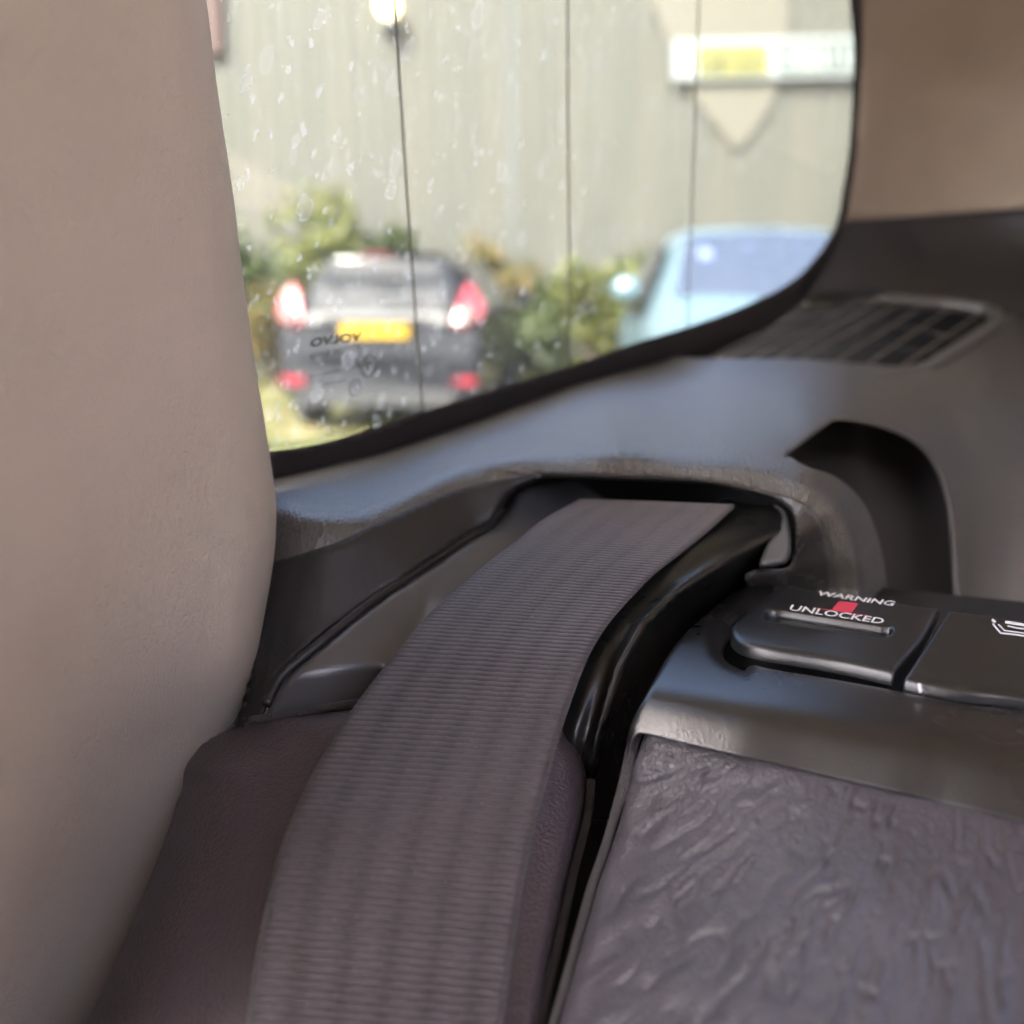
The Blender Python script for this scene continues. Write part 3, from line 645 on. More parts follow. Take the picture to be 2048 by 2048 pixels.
# ------------------------------------------------------------------ seat belt
def belt_mat():
    m, n, l, b = newmat('seat_belt_webbing')
    uvm = N(n, 'ShaderNodeUVMap'); sx = N(n, 'ShaderNodeSeparateXYZ'); l.new(uvm.outputs[0], sx.inputs[0])
    def mth(op, a, bb=None, c=None, clamp=False):
        o = N(n, 'ShaderNodeMath', operation=op, use_clamp=clamp)
        for i, v in enumerate((a, bb, c)):
            if v is None: continue
            if isinstance(v, (int, float)): o.inputs[i].default_value = v
            else: l.new(v, o.inputs[i])
        return o.outputs[0]
    U, V = sx.outputs[0], sx.outputs[1]
    wob = N(n, 'ShaderNodeTexNoise'); wob.inputs['Scale'].default_value = 260; wob.inputs['Detail'].default_value = 2
    l.new(uvm.outputs[0], wob.inputs['Vector'])
    wv = mth('MULTIPLY_ADD', wob.outputs[0], 0.00007, V)
    period = 0.00132
    colw = 0.0026
    cu = mth('DIVIDE', U, colw); ci = mth('FLOOR', cu); cf = mth('FRACT', cu)
    # every column of warp threads is shifted against its neighbour
    ph = mth('FRACT', mth('MULTIPLY', ci, 0.37))
    pv = mth('ADD', mth('DIVIDE', wv, period), mth('MULTIPLY', ph, 0.13))
    rib = mth('ABSOLUTE', mth('SINE', mth('MULTIPLY', pv, math.pi)))
    rib = mth('POWER', rib, 0.7)
    rows = mth('FLOOR', pv); alt = mth('FRACT', mth('ADD', mth('MULTIPLY', rows, 0.5), mth('MULTIPLY', ci, 0.5)))
    blk = mth('MULTIPLY', alt, 0.7)
    th = mth('ABSOLUTE', mth('SINE', mth('MULTIPLY', mth('ADD', U, mth('MULTIPLY', V, 0.3)), math.pi/0.00042)))
    colg = mth('MULTIPLY', mth('SUBTRACT', 1.0, mth('MULTIPLY', mth('ABSOLUTE', mth('SUBTRACT', cf, 0.5)), 2.0)), 0.35)
    edge_d = mth('SUBTRACT', 0.0235, mth('ABSOLUTE', mth('SUBTRACT', U, 0.0235)))
    selv = mth('LESS_THAN', edge_d, 0.0016)
    rib = mth('MULTIPLY', rib, mth('SUBTRACT', 1.0, mth('MULTIPLY', selv, 0.55)))
    h = mth('ADD', mth('ADD', rib, blk), mth('ADD', mth('MULTIPLY', th, 0.28), colg))
    bp = N(n, 'ShaderNodeBump'); bp.inputs['Strength'].default_value = 0.9; bp.inputs['Distance'].default_value = 0.0005
    l.new(h, bp.inputs['Height']); l.new(bp.outputs[0], b.inputs['Normal'])
    band = mth('ABSOLUTE', mth('SINE', mth('MULTIPLY', U, math.pi/0.0082)))
    cl = mth('ADD', mth('MULTIPLY', mth('ADD', rib, blk), 0.50), mth('MULTIPLY', band, 0.5))
    cl = mth('ADD', cl, 0.26)
    nz = N(n, 'ShaderNodeTexNoise'); nz.inputs['Scale'].default_value = 70; nz.inputs['Detail'].default_value = 7; nz.inputs['Roughness'].default_value = 0.7
    l.new(uvm.outputs[0], nz.inputs['Vector'])
    cl = mth('MULTIPLY', cl, mth('MULTIPLY_ADD', nz.outputs[0], 0.9, 0.55))
    mc = N(n, 'ShaderNodeMix', data_type='RGBA', blend_type='MULTIPLY'); mc.inputs[0].default_value = 1
    mc.inputs[6].default_value = (0.066, 0.055, 0.060, 1)  # purple reflection tinted into the webbing colour
    cc = N(n, 'ShaderNodeCombineColor'); l.new(cl, cc.inputs[0]); l.new(cl, cc.inputs[1]); l.new(cl, cc.inputs[2]); l.new(cc.outputs[0], mc.inputs[7])
    wr = N(n, 'ShaderNodeMapRange'); wr.inputs[1].default_value = 0.045; wr.inputs[2].default_value = -0.005; wr.inputs[4].default_value = 0.55; l.new(V, wr.inputs[0])
    wn = mth('MULTIPLY', wr.outputs[0], nz.outputs[0])
    wmix = N(n, 'ShaderNodeMix', data_type='RGBA'); wmix.inputs[7].default_value = (0.16, 0.115, 0.08, 1); l.new(wn, wmix.inputs[0]); l.new(mc.outputs[2], wmix.inputs[6])
    mc = wmix
    # lint caught in the weave
    sp = N(n, 'ShaderNodeTexNoise'); sp.inputs['Scale'].default_value = 1500; sp.inputs['Detail'].default_value = 1; l.new(uvm.outputs[0], sp.inputs['Vector'])
    sr = N(n, 'ShaderNodeMapRange'); sr.inputs[1].default_value = 0.70; sr.inputs[2].default_value = 0.80; sr.inputs[4].default_value = 0.45; l.new(sp.outputs[0], sr.inputs[0])
    st = N(n, 'ShaderNodeMix', data_type='RGBA'); st.inputs[7].default_value = (0.5, 0.45, 0.38, 1); l.new(sr.outputs[0], st.inputs[0]); l.new(mc.outputs[2], st.inputs[6])
    l.new(st.outputs[2], b.inputs['Base Color'])
    b.inputs['Roughness'].default_value = 0.62
    b.inputs['Sheen Weight'].default_value = 0.25; b.inputs['Sheen Roughness'].default_value = 0.4
    return m
M['belt'] = belt_mat()
BL = np.array([(1170, 990), (1160, 1003), (1130, 1018), (1085, 1044), (1032, 1087), (980, 1126), (900, 1195), (846, 1246), (798, 1304), (771, 1332), (726, 1395), (681, 1462), (641, 1526), (612, 1581), (587, 1634), (565, 1695), (546, 1762), (518, 1900), (496, 2048), (460, 2240), (380, 2700)], float)
BR = np.array([(1480, 1000), (1464, 1017), (1416, 1062), (1350, 1116), (1316, 1142), (1258, 1198), (1205, 1264), (1176, 1312), (1159, 1351), (1130, 1433), (1106, 1510), (1087, 1581), (1066, 1661), (1045, 1762), (1024, 1900), (1002, 2048), (975, 2240), (930, 2760)], float)
rows = [(1005, 1017, .277, .268), (1044, 1062, .266, .257), (1087, 1108, .254, .247), (1126, 1150, .2455, .239), (1195, 1218, .2325, .229), (1246, 1268, .2245, .2215), (1304, 1326, .217, .2145),
        (1395, 1416, .2080, .2065), (1462, 1487, .2018, .2008), (1526, 1554, .1964, .1956), (1581, 1614, .1920, .1912), (1634, 1670, .1880, .1874), (1695, 1734, .1840, .1834), (1762, 1803, .1797, .1792), (1900, 1945, .1715, .1712), (2048, 2096, .1640, .1640), (2150, 2200, .1590, .1590), (2400, 2450, .1480, .1480), (2640, 2690, .1390, .1390)]
def at_y(L, y): return np.interp(y, L[:, 1], L[:, 0])
rl = np.array([(at_y(BL, a), a, at_y(BR, b), b, z0, z1) for a, b, z0, z1 in rows])
# smooth the rows (Catmull-Rom in index)
def resample_rows(A, k):
    out = []
    for i in range(len(A)-1):
        p0, p1, p2, p3 = A[max(i-1, 0)], A[i], A[i+1], A[min(i+2, len(A)-1)]
        for j in range(k):
            t = j/k
            out.append(0.5*((2*p1)+(-p0+p2)*t+(2*p0-5*p1+4*p2-p3)*t*t+(-p0+3*p1-3*p2+p3)*t**3))
    out.append(A[-1]); return np.array(out)
e0 = rl[0].copy(); e0[1] -= 2; e0[3] -= 2; e0[4] += 0.003; e0[5] += 0.003
rl = resample_rows(np.vstack([e0, rl]), 8)
NU = 40
V = []; uv = []; vlen = 0; prev = None
for i, (xl, yl, xr, yr, z0, z1) in enumerate(rl):
    t = np.linspace(0, 1, NU+1)
    bow = 0.0016*np.sin(t*math.pi)
    edge = 0.0009*(np.exp(-t/0.03)+np.exp(-(1-t)/0.03))
    pts = P(xl+(xr-xl)*t, yl+(yr-yl)*t, z0+(z1-z0)*t-bow+edge)
    c = pts[NU//2]
    if prev is not None: vlen += np.linalg.norm(c-prev)
    prev = c
    V += list(pts); uv += [(tt*0.047, vlen) for tt in t]
# the webbing turns down into the slot behind its visible end
first = np.array(V[:NU+1]); back = first + np.array([0, 0.012, -0.02])
V = list(back)+V; uv = [(tt*0.047, -0.02) for tt in np.linspace(0, 1, NU+1)]+uv
nr = len(V)//(NU+1); Fc = []
for i in range(nr-1):
    for k in range(NU):
        a = i*(NU+1)+k; Fc.append((a, a+NU+1, a+NU+2, a+1))
belt = mesh('seat_belt', V, Fc, M['belt'], None, True, uv)
md = belt.modifiers.new('thickness', 'SOLIDIFY'); md.thickness = 0.0012; md.offset = -1 if False else 1
md.offset = 0.0
tag(belt, 'charcoal woven seat belt webbing coming out of the slot over the bolster', 'seat belt')

# ------------------------------------------------------------------ side bolster
bol = empty('side_bolster', tuple(P(700, 1700, 0.19)), 'smooth dark leather side bolster tinted with a purple reflection under the belt, next to the cream pillar', 'seat bolster')
bo_base = tps([(718, 1412, .2185), (600, 1430, .2215), (480, 1450, .224), (380, 1530, .219), (600, 1560, .2075), (700, 1500, .2075), (600, 1700, .1935), (900, 1450, .2115), (900, 1600, .1965), (1100, 1480, .2120), (1165, 1560, .2095), (1160, 1680, .2010), (1100, 1850, .186), (1090, 2048, .172),
               (800, 1850, .181), (750, 2048, .170), (500, 1850, .186), (450, 2048, .174), (250, 1900, .195), (175, 2048, .187), (340, 1640, .213), (0, 2600, .165), (500, 2600, .145), (960, 2600, .145)])
left_edge = [(477, 1449), (437, 1462), (403, 1480), (379, 1510), (366, 1536), (365, 1576), (353, 1608), (339, 1654), (307, 1738), (265, 1844), (223, 1940), (191, 2014), (140, 2130), (0, 2500)]
right_edge = [(1118, 1450), (1143, 1478), (1159, 1502), (1170, 1536), (1175, 1576), (1172, 1608), (1164, 1661), (1151, 1714), (1140, 1762), (1115, 1880), (1086, 2048), (1060, 2150), (960, 2600)]
sheet('cushion', [(760, 1402), (700, 1420), (588, 1431), (522, 1438)] + left_edge[:-1] + [(-40, 2600, 'c'), (960, 2600, 'c')] + right_edge[:-1][::-1] + [(1080, 1432), (950, 1410)],
      bo_base, M['bolster'], bol, step=11, rounds=[(left_edge, 130, 0.022), (right_edge, 40, 0.008), ([(760, 1402), (700, 1420), (588, 1431), (522, 1438), (477, 1449)], 26, 0.005)], skirt=0.03)
q = catmull([(1181, 1560), (1180, 1592), (1175, 1634), (1162, 1687), (1148, 1740), (1125, 1850), (1100, 1960), (1082, 2048), (1056, 2150), (955, 2600)], False, 10)
tube('piping', P(q[:, 0], q[:, 1], bo_base(q[:, 0]-15, q[:, 1])+0.0035), 0.0009, M['piping'], bol, seg=10)
q = catmull([(500, 1440), (540, 1434), (602, 1424), (668, 1412), (721, 1404), (780, 1398)], False, 10)
tube('piping', P(q[:, 0], q[:, 1], bo_base(q[:, 0], q[:, 1]+10)+0.0045), 0.0009, M['piping'], bol, seg=10)
# dark foot of the gap between bolster and seat
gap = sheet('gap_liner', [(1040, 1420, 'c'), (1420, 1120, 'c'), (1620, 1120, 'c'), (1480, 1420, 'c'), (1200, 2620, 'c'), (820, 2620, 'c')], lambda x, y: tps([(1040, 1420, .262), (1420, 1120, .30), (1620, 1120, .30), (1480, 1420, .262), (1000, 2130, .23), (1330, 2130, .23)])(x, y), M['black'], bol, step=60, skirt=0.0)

# ------------------------------------------------------------------ seat back: bezel, release button, flap, leather
seat = empty('rear_seat', tuple(P(1600, 1700, 0.2)), 'wrinkled grey leather seat back with black plastic top cap and unlock button', 'seat')
bez_line = [(1235, 1372), (1286, 1384), (1360, 1399), (1440, 1414), (1512, 1427), (1620, 1443), (1721, 1460), (1820, 1478), (1907, 1493), (2000, 1512), (2120, 1536), (2700, 1650)]
bez_z = fold(level(0.0785), bez_line, 12, 0.00003)
bez_left = [(1520, 1150), (1498, 1156), (1456, 1179), (1403, 1222), (1363, 1259), (1331, 1300), (1305, 1345), (1284, 1385), (1265, 1420), (1256, 1446), (1257, 1478)]
rec_left = [(1549, 1169), (1512, 1193), (1478, 1228), (1455, 1252), (1448, 1277), (1458, 1301), (1488, 1317)]
rec_front = [(1488, 1317), (1536, 1331), (1668, 1353), (1801, 1377), (1854, 1388), (1933, 1403), (2048, 1416), (2080, 1420), (2600, 1500)]
sheet('top_cap', [(1538, 1150)] + bez_left[:-1] + [(1257, 1474, 'c'), (1286, 1464), (1400, 1490), (1536, 1521), (1668, 1551), (1801, 1582), (1933, 1613), (2080, 1647), (2600, 1767, 'c'), (2600, 1500, 'c')] + rec_front[1:-1][::-1] + rec_left[::-1],
      bez_z, M['satin'], seat, step=7, drop=(0, 0, -1), rounds=[(bez_left, 16, 0.004), (rec_left, 44, 0.0042), (rec_front, 10, 0.0012)], skirt=0.0004, rings=(1.5, 3.5, 6.5, 10))
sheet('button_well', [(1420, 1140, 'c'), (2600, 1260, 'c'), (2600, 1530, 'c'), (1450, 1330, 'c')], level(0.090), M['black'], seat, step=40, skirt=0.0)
btn_z = level(0.0760)
b1 = [(1569, 1168), (1620, 1175), (1694, 1187), (1790, 1201), (1879, 1214, 'c'), (1849, 1270), (1814, 1312), (1787, 1342, 'c'), (1668, 1317), (1535, 1295), (1488, 1284), (1466, 1269), (1463, 1252), (1482, 1232), (1522, 1200)]
slot = [(1524, 1233), (1532, 1222), (1548, 1219), (1575, 1222), (1665, 1236), (1761, 1251), (1783, 1255), (1785, 1263), (1772, 1274), (1755, 1274), (1665, 1260), (1570, 1245), (1535, 1240)]
btn = sheet('release_button', b1, btn_z, M['button'], seat, step=6, drop=(0, 0, -1), holes=[slot], rounds=[('all', 9, 0.0010), (slot+[slot[0]], 4, 0.0004)], skirt=0.0022, rings=(1.2, 3, 5.5, 9))
sheet('slot_floor', [(1515, 1215, 'c'), (1800, 1250, 'c'), (1795, 1285, 'c'), (1515, 1250, 'c')], level(0.0784), M['button'], btn, step=20, skirt=0.0)
M['white_s'] = M['white']
text_on('lettering', 'WARNING', btn_z, (1632, 1190), (1785, 1212), (1639, 1181), M['white'], btn, bold=0.012, lift=0.0002)
text_on('lettering', 'UNLOCKED', btn_z, (1577, 1220), (1764, 1248), (1584, 1209), M['white'], btn, bold=0.012, lift=0.0002)
def flat(name, pts, zf, mat, parent, lift):
    return mesh(name, [P(x, y, zf(np.array(x), np.array(y))-lift) for x, y in pts], [tuple(range(len(pts)))], mat, parent, smooth=False)
flat('red_mark', [(1663, 1219), (1702, 1226), (1718, 1207), (1679, 1202)], btn_z, M['red'], btn, 0.00018)
flat('red_line', [(1626, 1216), (1626, 1214.8), (1738, 1230.5), (1738, 1232)], btn_z, M['red'], btn, 0.00015)
b2 = [(1899, 1217, 'c'), (1960, 1225), (2090, 1245), (2330, 1282, 'c'), (2300, 1432, 'c'), (2048, 1391), (1933, 1378), (1860, 1366), (1808, 1355, 'c'), (1822, 1333), (1854, 1286), (1890, 1230)]
flap = sheet('child_seat_flap', b2, level(0.0762), M['button'], seat, step=7, drop=(0, 0, -1), rounds=[('all', 9, 0.0010)], skirt=0.0022, rings=(1.2, 3, 5.5, 9))
fz = level(0.0762)
def stroke(pts, w):
    out = []
    for (x0, y0), (x1, y1) in zip(pts[:-1], pts[1:]):
        d = np.array([x1-x0, y1-y0], float); d /= np.linalg.norm(d); nn = np.array([-d[1], d[0]])*w/2; e = d*w*0.3
        q = [(x0-e[0]+nn[0], y0-e[1]+nn[1]), (x1+e[0]+nn[0], y1+e[1]+nn[1]), (x1+e[0]-nn[0], y1+e[1]-nn[1]), (x0-e[0]-nn[0], y0-e[1]-nn[1])]
        out.append(([P(a, b, fz(np.array(a), np.array(b))-0.0002) for a, b in q], [(0, 1, 2, 3)]))
    return out
vs = stroke([(1985, 1240), (1990, 1244)], 5) + stroke([(1986, 1248), (2001, 1266), (2030, 1269), (2062, 1274)], 3.4) + stroke([(1997, 1249), (2009, 1261), (2062, 1268)], 2.6)
vs += stroke([(2012, 1244), (2030, 1247), (2062, 1252)], 6) + stroke([(2016, 1252), (2034, 1256), (2062, 1259)], 3)
mesh('child_seat_icon', *joined(vs), M['white'], flap, smooth=False)
tube('flap_clip', [P(1838, 1368, .197), P(1841, 1385, .196)], 0.0004, M['white'], seat, seg=6)

lea_base = tps([(1260, 1470, .2000), (1400, 1488, .1940), (1536, 1516, .1875), (1668, 1556, .1815), (1801, 1588, .1765), (1933, 1612, .1715), (2080, 1648, .1665), (2600, 1770, .150), (2600, 2600, .105), (2080, 2600, .108), (1500, 2600, .125), (980, 2600, .145), (1230, 1600, .197), (1180, 1760, .188), (1050, 2110, .168), (1450, 1800, .172), (1600, 2110, .145), (2080, 2110, .131), (1750, 1750, .163), (2080, 1850, .148), (1300, 1950, .168)])
def wrinkle(px, py):
    dx = px-1990.0; dy = py-1180.0; r = np.hypot(dx, dy); a = np.arctan2(dx, dy)
    wx = px + 10*vnoise(px/70, py/70, 5) + 3*vnoise(px/22, py/22, 6); wy = py + 10*vnoise(px/70, py/70, 15) + 3*vnoise(px/22, py/22, 16)
    aw = np.arctan2(wx-1990.0, wy-1180.0); lr = np.log(np.hypot(wx-1990.0, wy-1180.0))
    v = 0
    for f, asp, amp, wd, sd in ((15, 0.24, 0.9, 0.11, 1), (27, 0.24, 0.9, 0.14, 2), (46, 0.28, 0.5, 0.18, 3)):
        nn = vnoise(aw*f+13, lr*f*asp+7, sd); gate = np.clip(vnoise(aw*f*0.6+3, lr*f*0.5, sd+20)*2.0+0.5, 0, 1)
        v = v + amp*gate*(np.exp(-(nn/wd)**2) - 0.5*np.exp(-((nn-0.3)/0.22)**2))
    blob = vnoise(wx/50, wy/58, 9)+0.45*vnoise(wx/24, wy/27, 10)
    low = np.clip((r-420)/450, 0, 1)
    fade = np.clip(1.15-(r-300)/1100, 0.45, 1.1)
    near = np.clip((py-(1470+0.215*(px-1279)))/40, 0.15, 1)
    return (0.00072*v*fade + 0.00034*low*blob)*near
seam = [(1274, 1464), (1262, 1500), (1244, 1560), (1225, 1640), (1202, 1710), (1178, 1780), (1150, 1880), (1122, 1980), (1100, 2060), (1080, 2130), (960, 2600)]
sheet('leather_cover', [(1272, 1448, 'c'), (1400, 1470), (1536, 1500), (1668, 1538), (1801, 1564), (2090, 1630), (2600, 1750, 'c'), (2600, 2600, 'c'), (970, 2600, 'c')] + [(x+16, y) for x, y in seam[:-1]][::-1],
      lea_base, M['leather'], seat, step=6, rounds=[(seam, 45, 0.004)], skirt=0.03, disp=wrinkle)
q = catmull([(1279, 1464), (1266, 1490), (1258, 1530), (1248, 1575), (1230, 1630), (1206, 1710), (1185, 1770), (1155, 1880), (1128, 1980), (1106, 2060), (1088, 2130), (966, 2600)], False, 10)
rad = np.interp(q[:, 1], [1460, 1500, 1570, 1640, 2120], [.0005, .0012, .0013, .0009, .0009])
tube('piping', P(q[:, 0], q[:, 1], lea_base(q[:, 0]+20, q[:, 1])+0.0022), list(rad), M['piping'], seat, seg=10)
# ------------------------------------------------------------------ outside: ground, wall, sign
def ground_mat():
    m, n, l, b = newmat('dry_grass_ground')
    tc = N(n, 'ShaderNodeTexCoord')
    a = N(n, 'ShaderNodeTexNoise'); a.inputs['Scale'].default_value = 0.9; a.inputs['Detail'].default_value = 8
    l.new(tc.outputs['Object'], a.inputs['Vector'])
    r = N(n, 'ShaderNodeValToRGB'); e = r.color_ramp.elements
    e[0].position = 0.38; e[0].color = (0.0600, 0.0720, 0.0218, 1); e[1].position = 0.62; e[1].color = (0.2040, 0.1560, 0.0811, 1)
    l.new(a.outputs[0], r.inputs[0])
    c = N(n, 'ShaderNodeTexNoise'); c.inputs['Scale'].default_value = 60; c.inputs['Detail'].default_value = 4
    l.new(tc.outputs['Object'], c.inputs['Vector'])
    mx = N(n, 'ShaderNodeMix', data_type='RGBA', blend_type='OVERLAY'); mx.inputs[0].default_value = 0.6
    l.new(r.outputs[0], mx.inputs[6]); l.new(c.outputs[0], mx.inputs[7])
    l.new(mx.outputs[2], b.inputs['Base Color']); b.inputs['Roughness'].default_value = 0.9
    bp = N(n, 'ShaderNodeBump'); bp.inputs['Strength'].default_value = 0.6; bp.inputs['Distance'].default_value = 0.05
    l.new(c.outputs[0], bp.inputs['Height']); l.new(bp.outputs[0], b.inputs['Normal'])
    return m
M['ground'] = ground_mat()
g = mesh('ground', [(-150, -150, 0), (150, -150, 0), (150, 150, 0), (-150, 150, 0)], [(0, 1, 2, 3)], M['ground'], smooth=False); tag(g, kind='structure')

def clad_mat():
    m, n, l, b = newmat('painted_cladding')
    tc = N(n, 'ShaderNodeTexCoord'); mp = N(n, 'ShaderNodeMapping'); mp.inputs['Scale'].default_value = (1.6, 1, 0.12)
    l.new(tc.outputs['Object'], mp.inputs[0])
    a = N(n, 'ShaderNodeTexNoise'); a.inputs['Scale'].default_value = 1.6; a.inputs['Detail'].default_value = 6; l.new(mp.outputs[0], a.inputs['Vector'])
    r = N(n, 'ShaderNodeValToRGB'); e = r.color_ramp.elements
    e[0].position = 0.35; e[0].color = (0.0370, 0.0405, 0.0335, 1); e[1].position = 0.68; e[1].color = (0.0510, 0.0500, 0.0400, 1)
    l.new(a.outputs[0], r.inputs[0]); l.new(r.outputs[0], b.inputs['Base Color']); b.inputs['Roughness'].default_value = 0.6
    return m
M['clad'] = clad_mat()
WALL_Y = 14.0
wall = empty('clad_wall', (0, WALL_Y, 0), 'tall pale green ribbed metal wall filling the view behind the parked cars', 'wall')
prof = []
SW = 1.0
for k in range(5):
    x = k*0.2
    prof += [(x, 0.0), (x+0.10, 0.0), (x+0.125, -0.03), (x+0.175, -0.03)]
prof.append((SW-0.004, 0.0))
V = []; Fc = []
for x, y in prof: V += [(x, y, 0.0), (x, y, 5.3)]
for i in range(len(prof)-1): Fc.append((2*i, 2*i+2, 2*i+3, 2*i+1))
n0 = len(V)
V += [(0, 0.06, 0), (0, 0.06, 5.3), (SW-0.004, 0.06, 0), (SW-0.004, 0.06, 5.3)]
Fc += [(n0+2, n0, n0+1, n0+3), (0, 1, n0+1, n0), (len(prof)*2-2, n0+2, n0+3, len(prof)*2-1)]
me = bpy.data.meshes.new('cladding_sheet'); me.from_pydata(V, [], Fc); me.materials.append(M['clad'])
for i in range(24):
    o = bpy.data.objects.new('cladding_sheet', me); COL.objects.link(o); o.parent = wall; o.location = (-11+i*SW, (i % 2)*0.004, 0)
def wallp(px, py, y=WALL_Y):
    d = dirs(np.array(float(px)), np.array(float(py))); t = y/d[1]
    return CAMPOS + d*t

def slab(name, pts_px, y, th, mat, parent=None):
    f = [wallp(x, z, y) for x, z in pts_px]; n = len(f)
    V = [(p[0], y, p[2]) for p in f] + [(p[0], y+th, p[2]) for p in f]
    Fc = [tuple(range(n))] + [tuple(range(n, 2*n))[::-1]] + [(i, i+n, (i+1) % n+n, (i+1) % n) for i in range(n)]
    return mesh(name, V, Fc, mat, parent, smooth=False)
M['shield'] = simple('cream_reflection', (0.064, 0.061, 0.046), 0.6)
M['sign_white'] = simple('sign_white', (0.1488, 0.1674, 0.1674), 0.5)
M['sign_yellow'] = simple('sign_yellow', (0.0930, 0.0899, 0.0124), 0.5)
M['sign_green'] = simple('sign_pale_green', (0.0434, 0.0558, 0.0527), 0.5)
M['sign_dark'] = simple('sign_dark', (0.0372, 0.0403, 0.0155), 0.5)
sh = slab('reflection_shield', [tuple(p) for p in catmull([(1288, -60, 'c'), (1318, 40), (1352, 120), (1392, 200), (1440, 260), (1475, 300, 'c'), (1515, 255), (1552, 190), (1574, 110), (1580, 30), (1580, -60, 'c')], True, 30)], WALL_Y-0.07, 0.03, M['shield'])  # pale slab standing in for a reflection in the window glass
tag(sh, 'large pale cream shield-shaped glass reflection with pointed foot, modelled on the wall behind the sign', 'reflection shape')
sg = empty('wall_sign', tuple(wallp(1500, 150, WALL_Y-0.2)), 'long white and yellow sign across the pale reflection shape on the wall', 'sign')
yb = WALL_Y-0.16
slab('board', [(1345, 80), (1900, 66), (1900, 150), (1345, 160)], yb, 0.05, M['sign_white'], sg)
slab('yellow_panel', [(1397, 92), (1536, 90), (1538, 149), (1397, 152)], yb-0.012, 0.01, M['sign_yellow'], sg)
slab('green_panel', [(1556, 84), (1895, 74), (1895, 143), (1556, 147)], yb-0.012, 0.01, M['sign_green'], sg)
rr = random.Random(11)
for x in (1412, 1438, 1446, 1480, 1506): slab('dark_stroke', [(x, 108), (x+5, 107), (x+rr.randint(-6, 8), 143), (x-6, 144)], yb-0.018, 0.005, M['sign_dark'], sg)
slab('dark_stroke', [(1404, 134), (1440, 131), (1440, 138), (1404, 141)], yb-0.019, 0.005, M['sign_dark'], sg)
for x in (1572, 1592, 1604, 1626, 1640, 1662, 1684, 1706): slab('white_stroke', [(x, 92), (x+8, 91), (x+8+rr.randint(-6, 8), 137), (x+rr.randint(-6, 6), 138)], yb-0.018, 0.005, M['sign_white'], sg)
lamp_c = wallp(776, 12, WALL_Y-0.25)
lp = empty('wall_lamp', tuple(lamp_c), 'small round warm wall lamp high on the green wall', 'lamp')
M['lampglow'] = simple('lamp_globe', (0.9, 0.75, 0.45), 0.4, emit=(1.0, 0.72, 0.34), estr=0.9)
def ball(name, c, r, mat, parent, sx=1, sy=1, sz=1, nu=16, nv=10):
    V = []; Fc = []
    for j in range(nv+1):
        t = math.pi*j/nv
        for i in range(nu):
            a = 2*math.pi*i/nu; V.append((c[0]+sx*r*math.sin(t)*math.cos(a), c[1]+sy*r*math.sin(t)*math.sin(a), c[2]+sz*r*math.cos(t)))
    for j in range(nv):
        for i in range(nu):
            a = j*nu+i; b = j*nu+(i+1) % nu; Fc.append((a, a+nu, b+nu, b))
    return mesh(name, V, Fc, mat, parent)
ball('globe', lamp_c, 0.14, M['lampglow'], lp)
M['iron'] = simple('dark_iron', (0.05, 0.06, 0.065), 0.5)
tube('bracket', [lamp_c+np.array([0, 0.24, -0.26]), lamp_c+np.array([0, 0.05, -0.24]), lamp_c+np.array([0, 0, -0.14])], [0.05, 0.05, 0.08], M['iron'], lp)
M['brickred'] = simple('red_brown_paint', (0.035, 0.016, 0.015), 0.7)
bp_ = slab('wall_plate', [(380, -60), (436, -60), (444, 106), (395, 106)], WALL_Y-0.12, 0.05, M['brickred']); tag(bp_, 'dark red-brown plate on the wall just beside the cream pillar', 'wall plate')

# ------------------------------------------------------------------ bushes
def leaf_mat(name, c0, c1):
    m, n, l, b = newmat(name)
    oi = N(n, 'ShaderNodeNewGeometry')
    r = N(n, 'ShaderNodeValToRGB'); e = r.color_ramp.elements; e[0].color = (*c0, 1); e[1].color = (*c1, 1)
    l.new(oi.outputs['Random Per Island'], r.inputs[0]); l.new(r.outputs[0], b.inputs['Base Color'])
    b.inputs['Roughness'].default_value = 0.55
    tr = N(n, 'ShaderNodeBsdfTranslucent'); l.new(r.outputs[0], tr.inputs[0])
    mx = N(n, 'ShaderNodeMixShader'); mx.inputs[0].default_value = 0.3
    l.new(b.outputs[0], mx.inputs[1]); l.new(tr.outputs[0], mx.inputs[2]); l.new(mx.outputs[0], n['Material Output'].inputs[0])
    return m
M['leaf_g'] = leaf_mat('leaf_green', (0.0112, 0.0268, 0.0063), (0.0536, 0.0714, 0.0158))
M['leaf_l'] = leaf_mat('leaf_light', (0.0446, 0.0625, 0.0105), (0.1161, 0.1205, 0.0263))
M['leaf_y'] = leaf_mat('leaf_yellow', (0.0268, 0.0446, 0.0079), (0.1518, 0.0982, 0.0263))
M['bark'] = simple('bark', (0.08, 0.06, 0.04), 0.9)
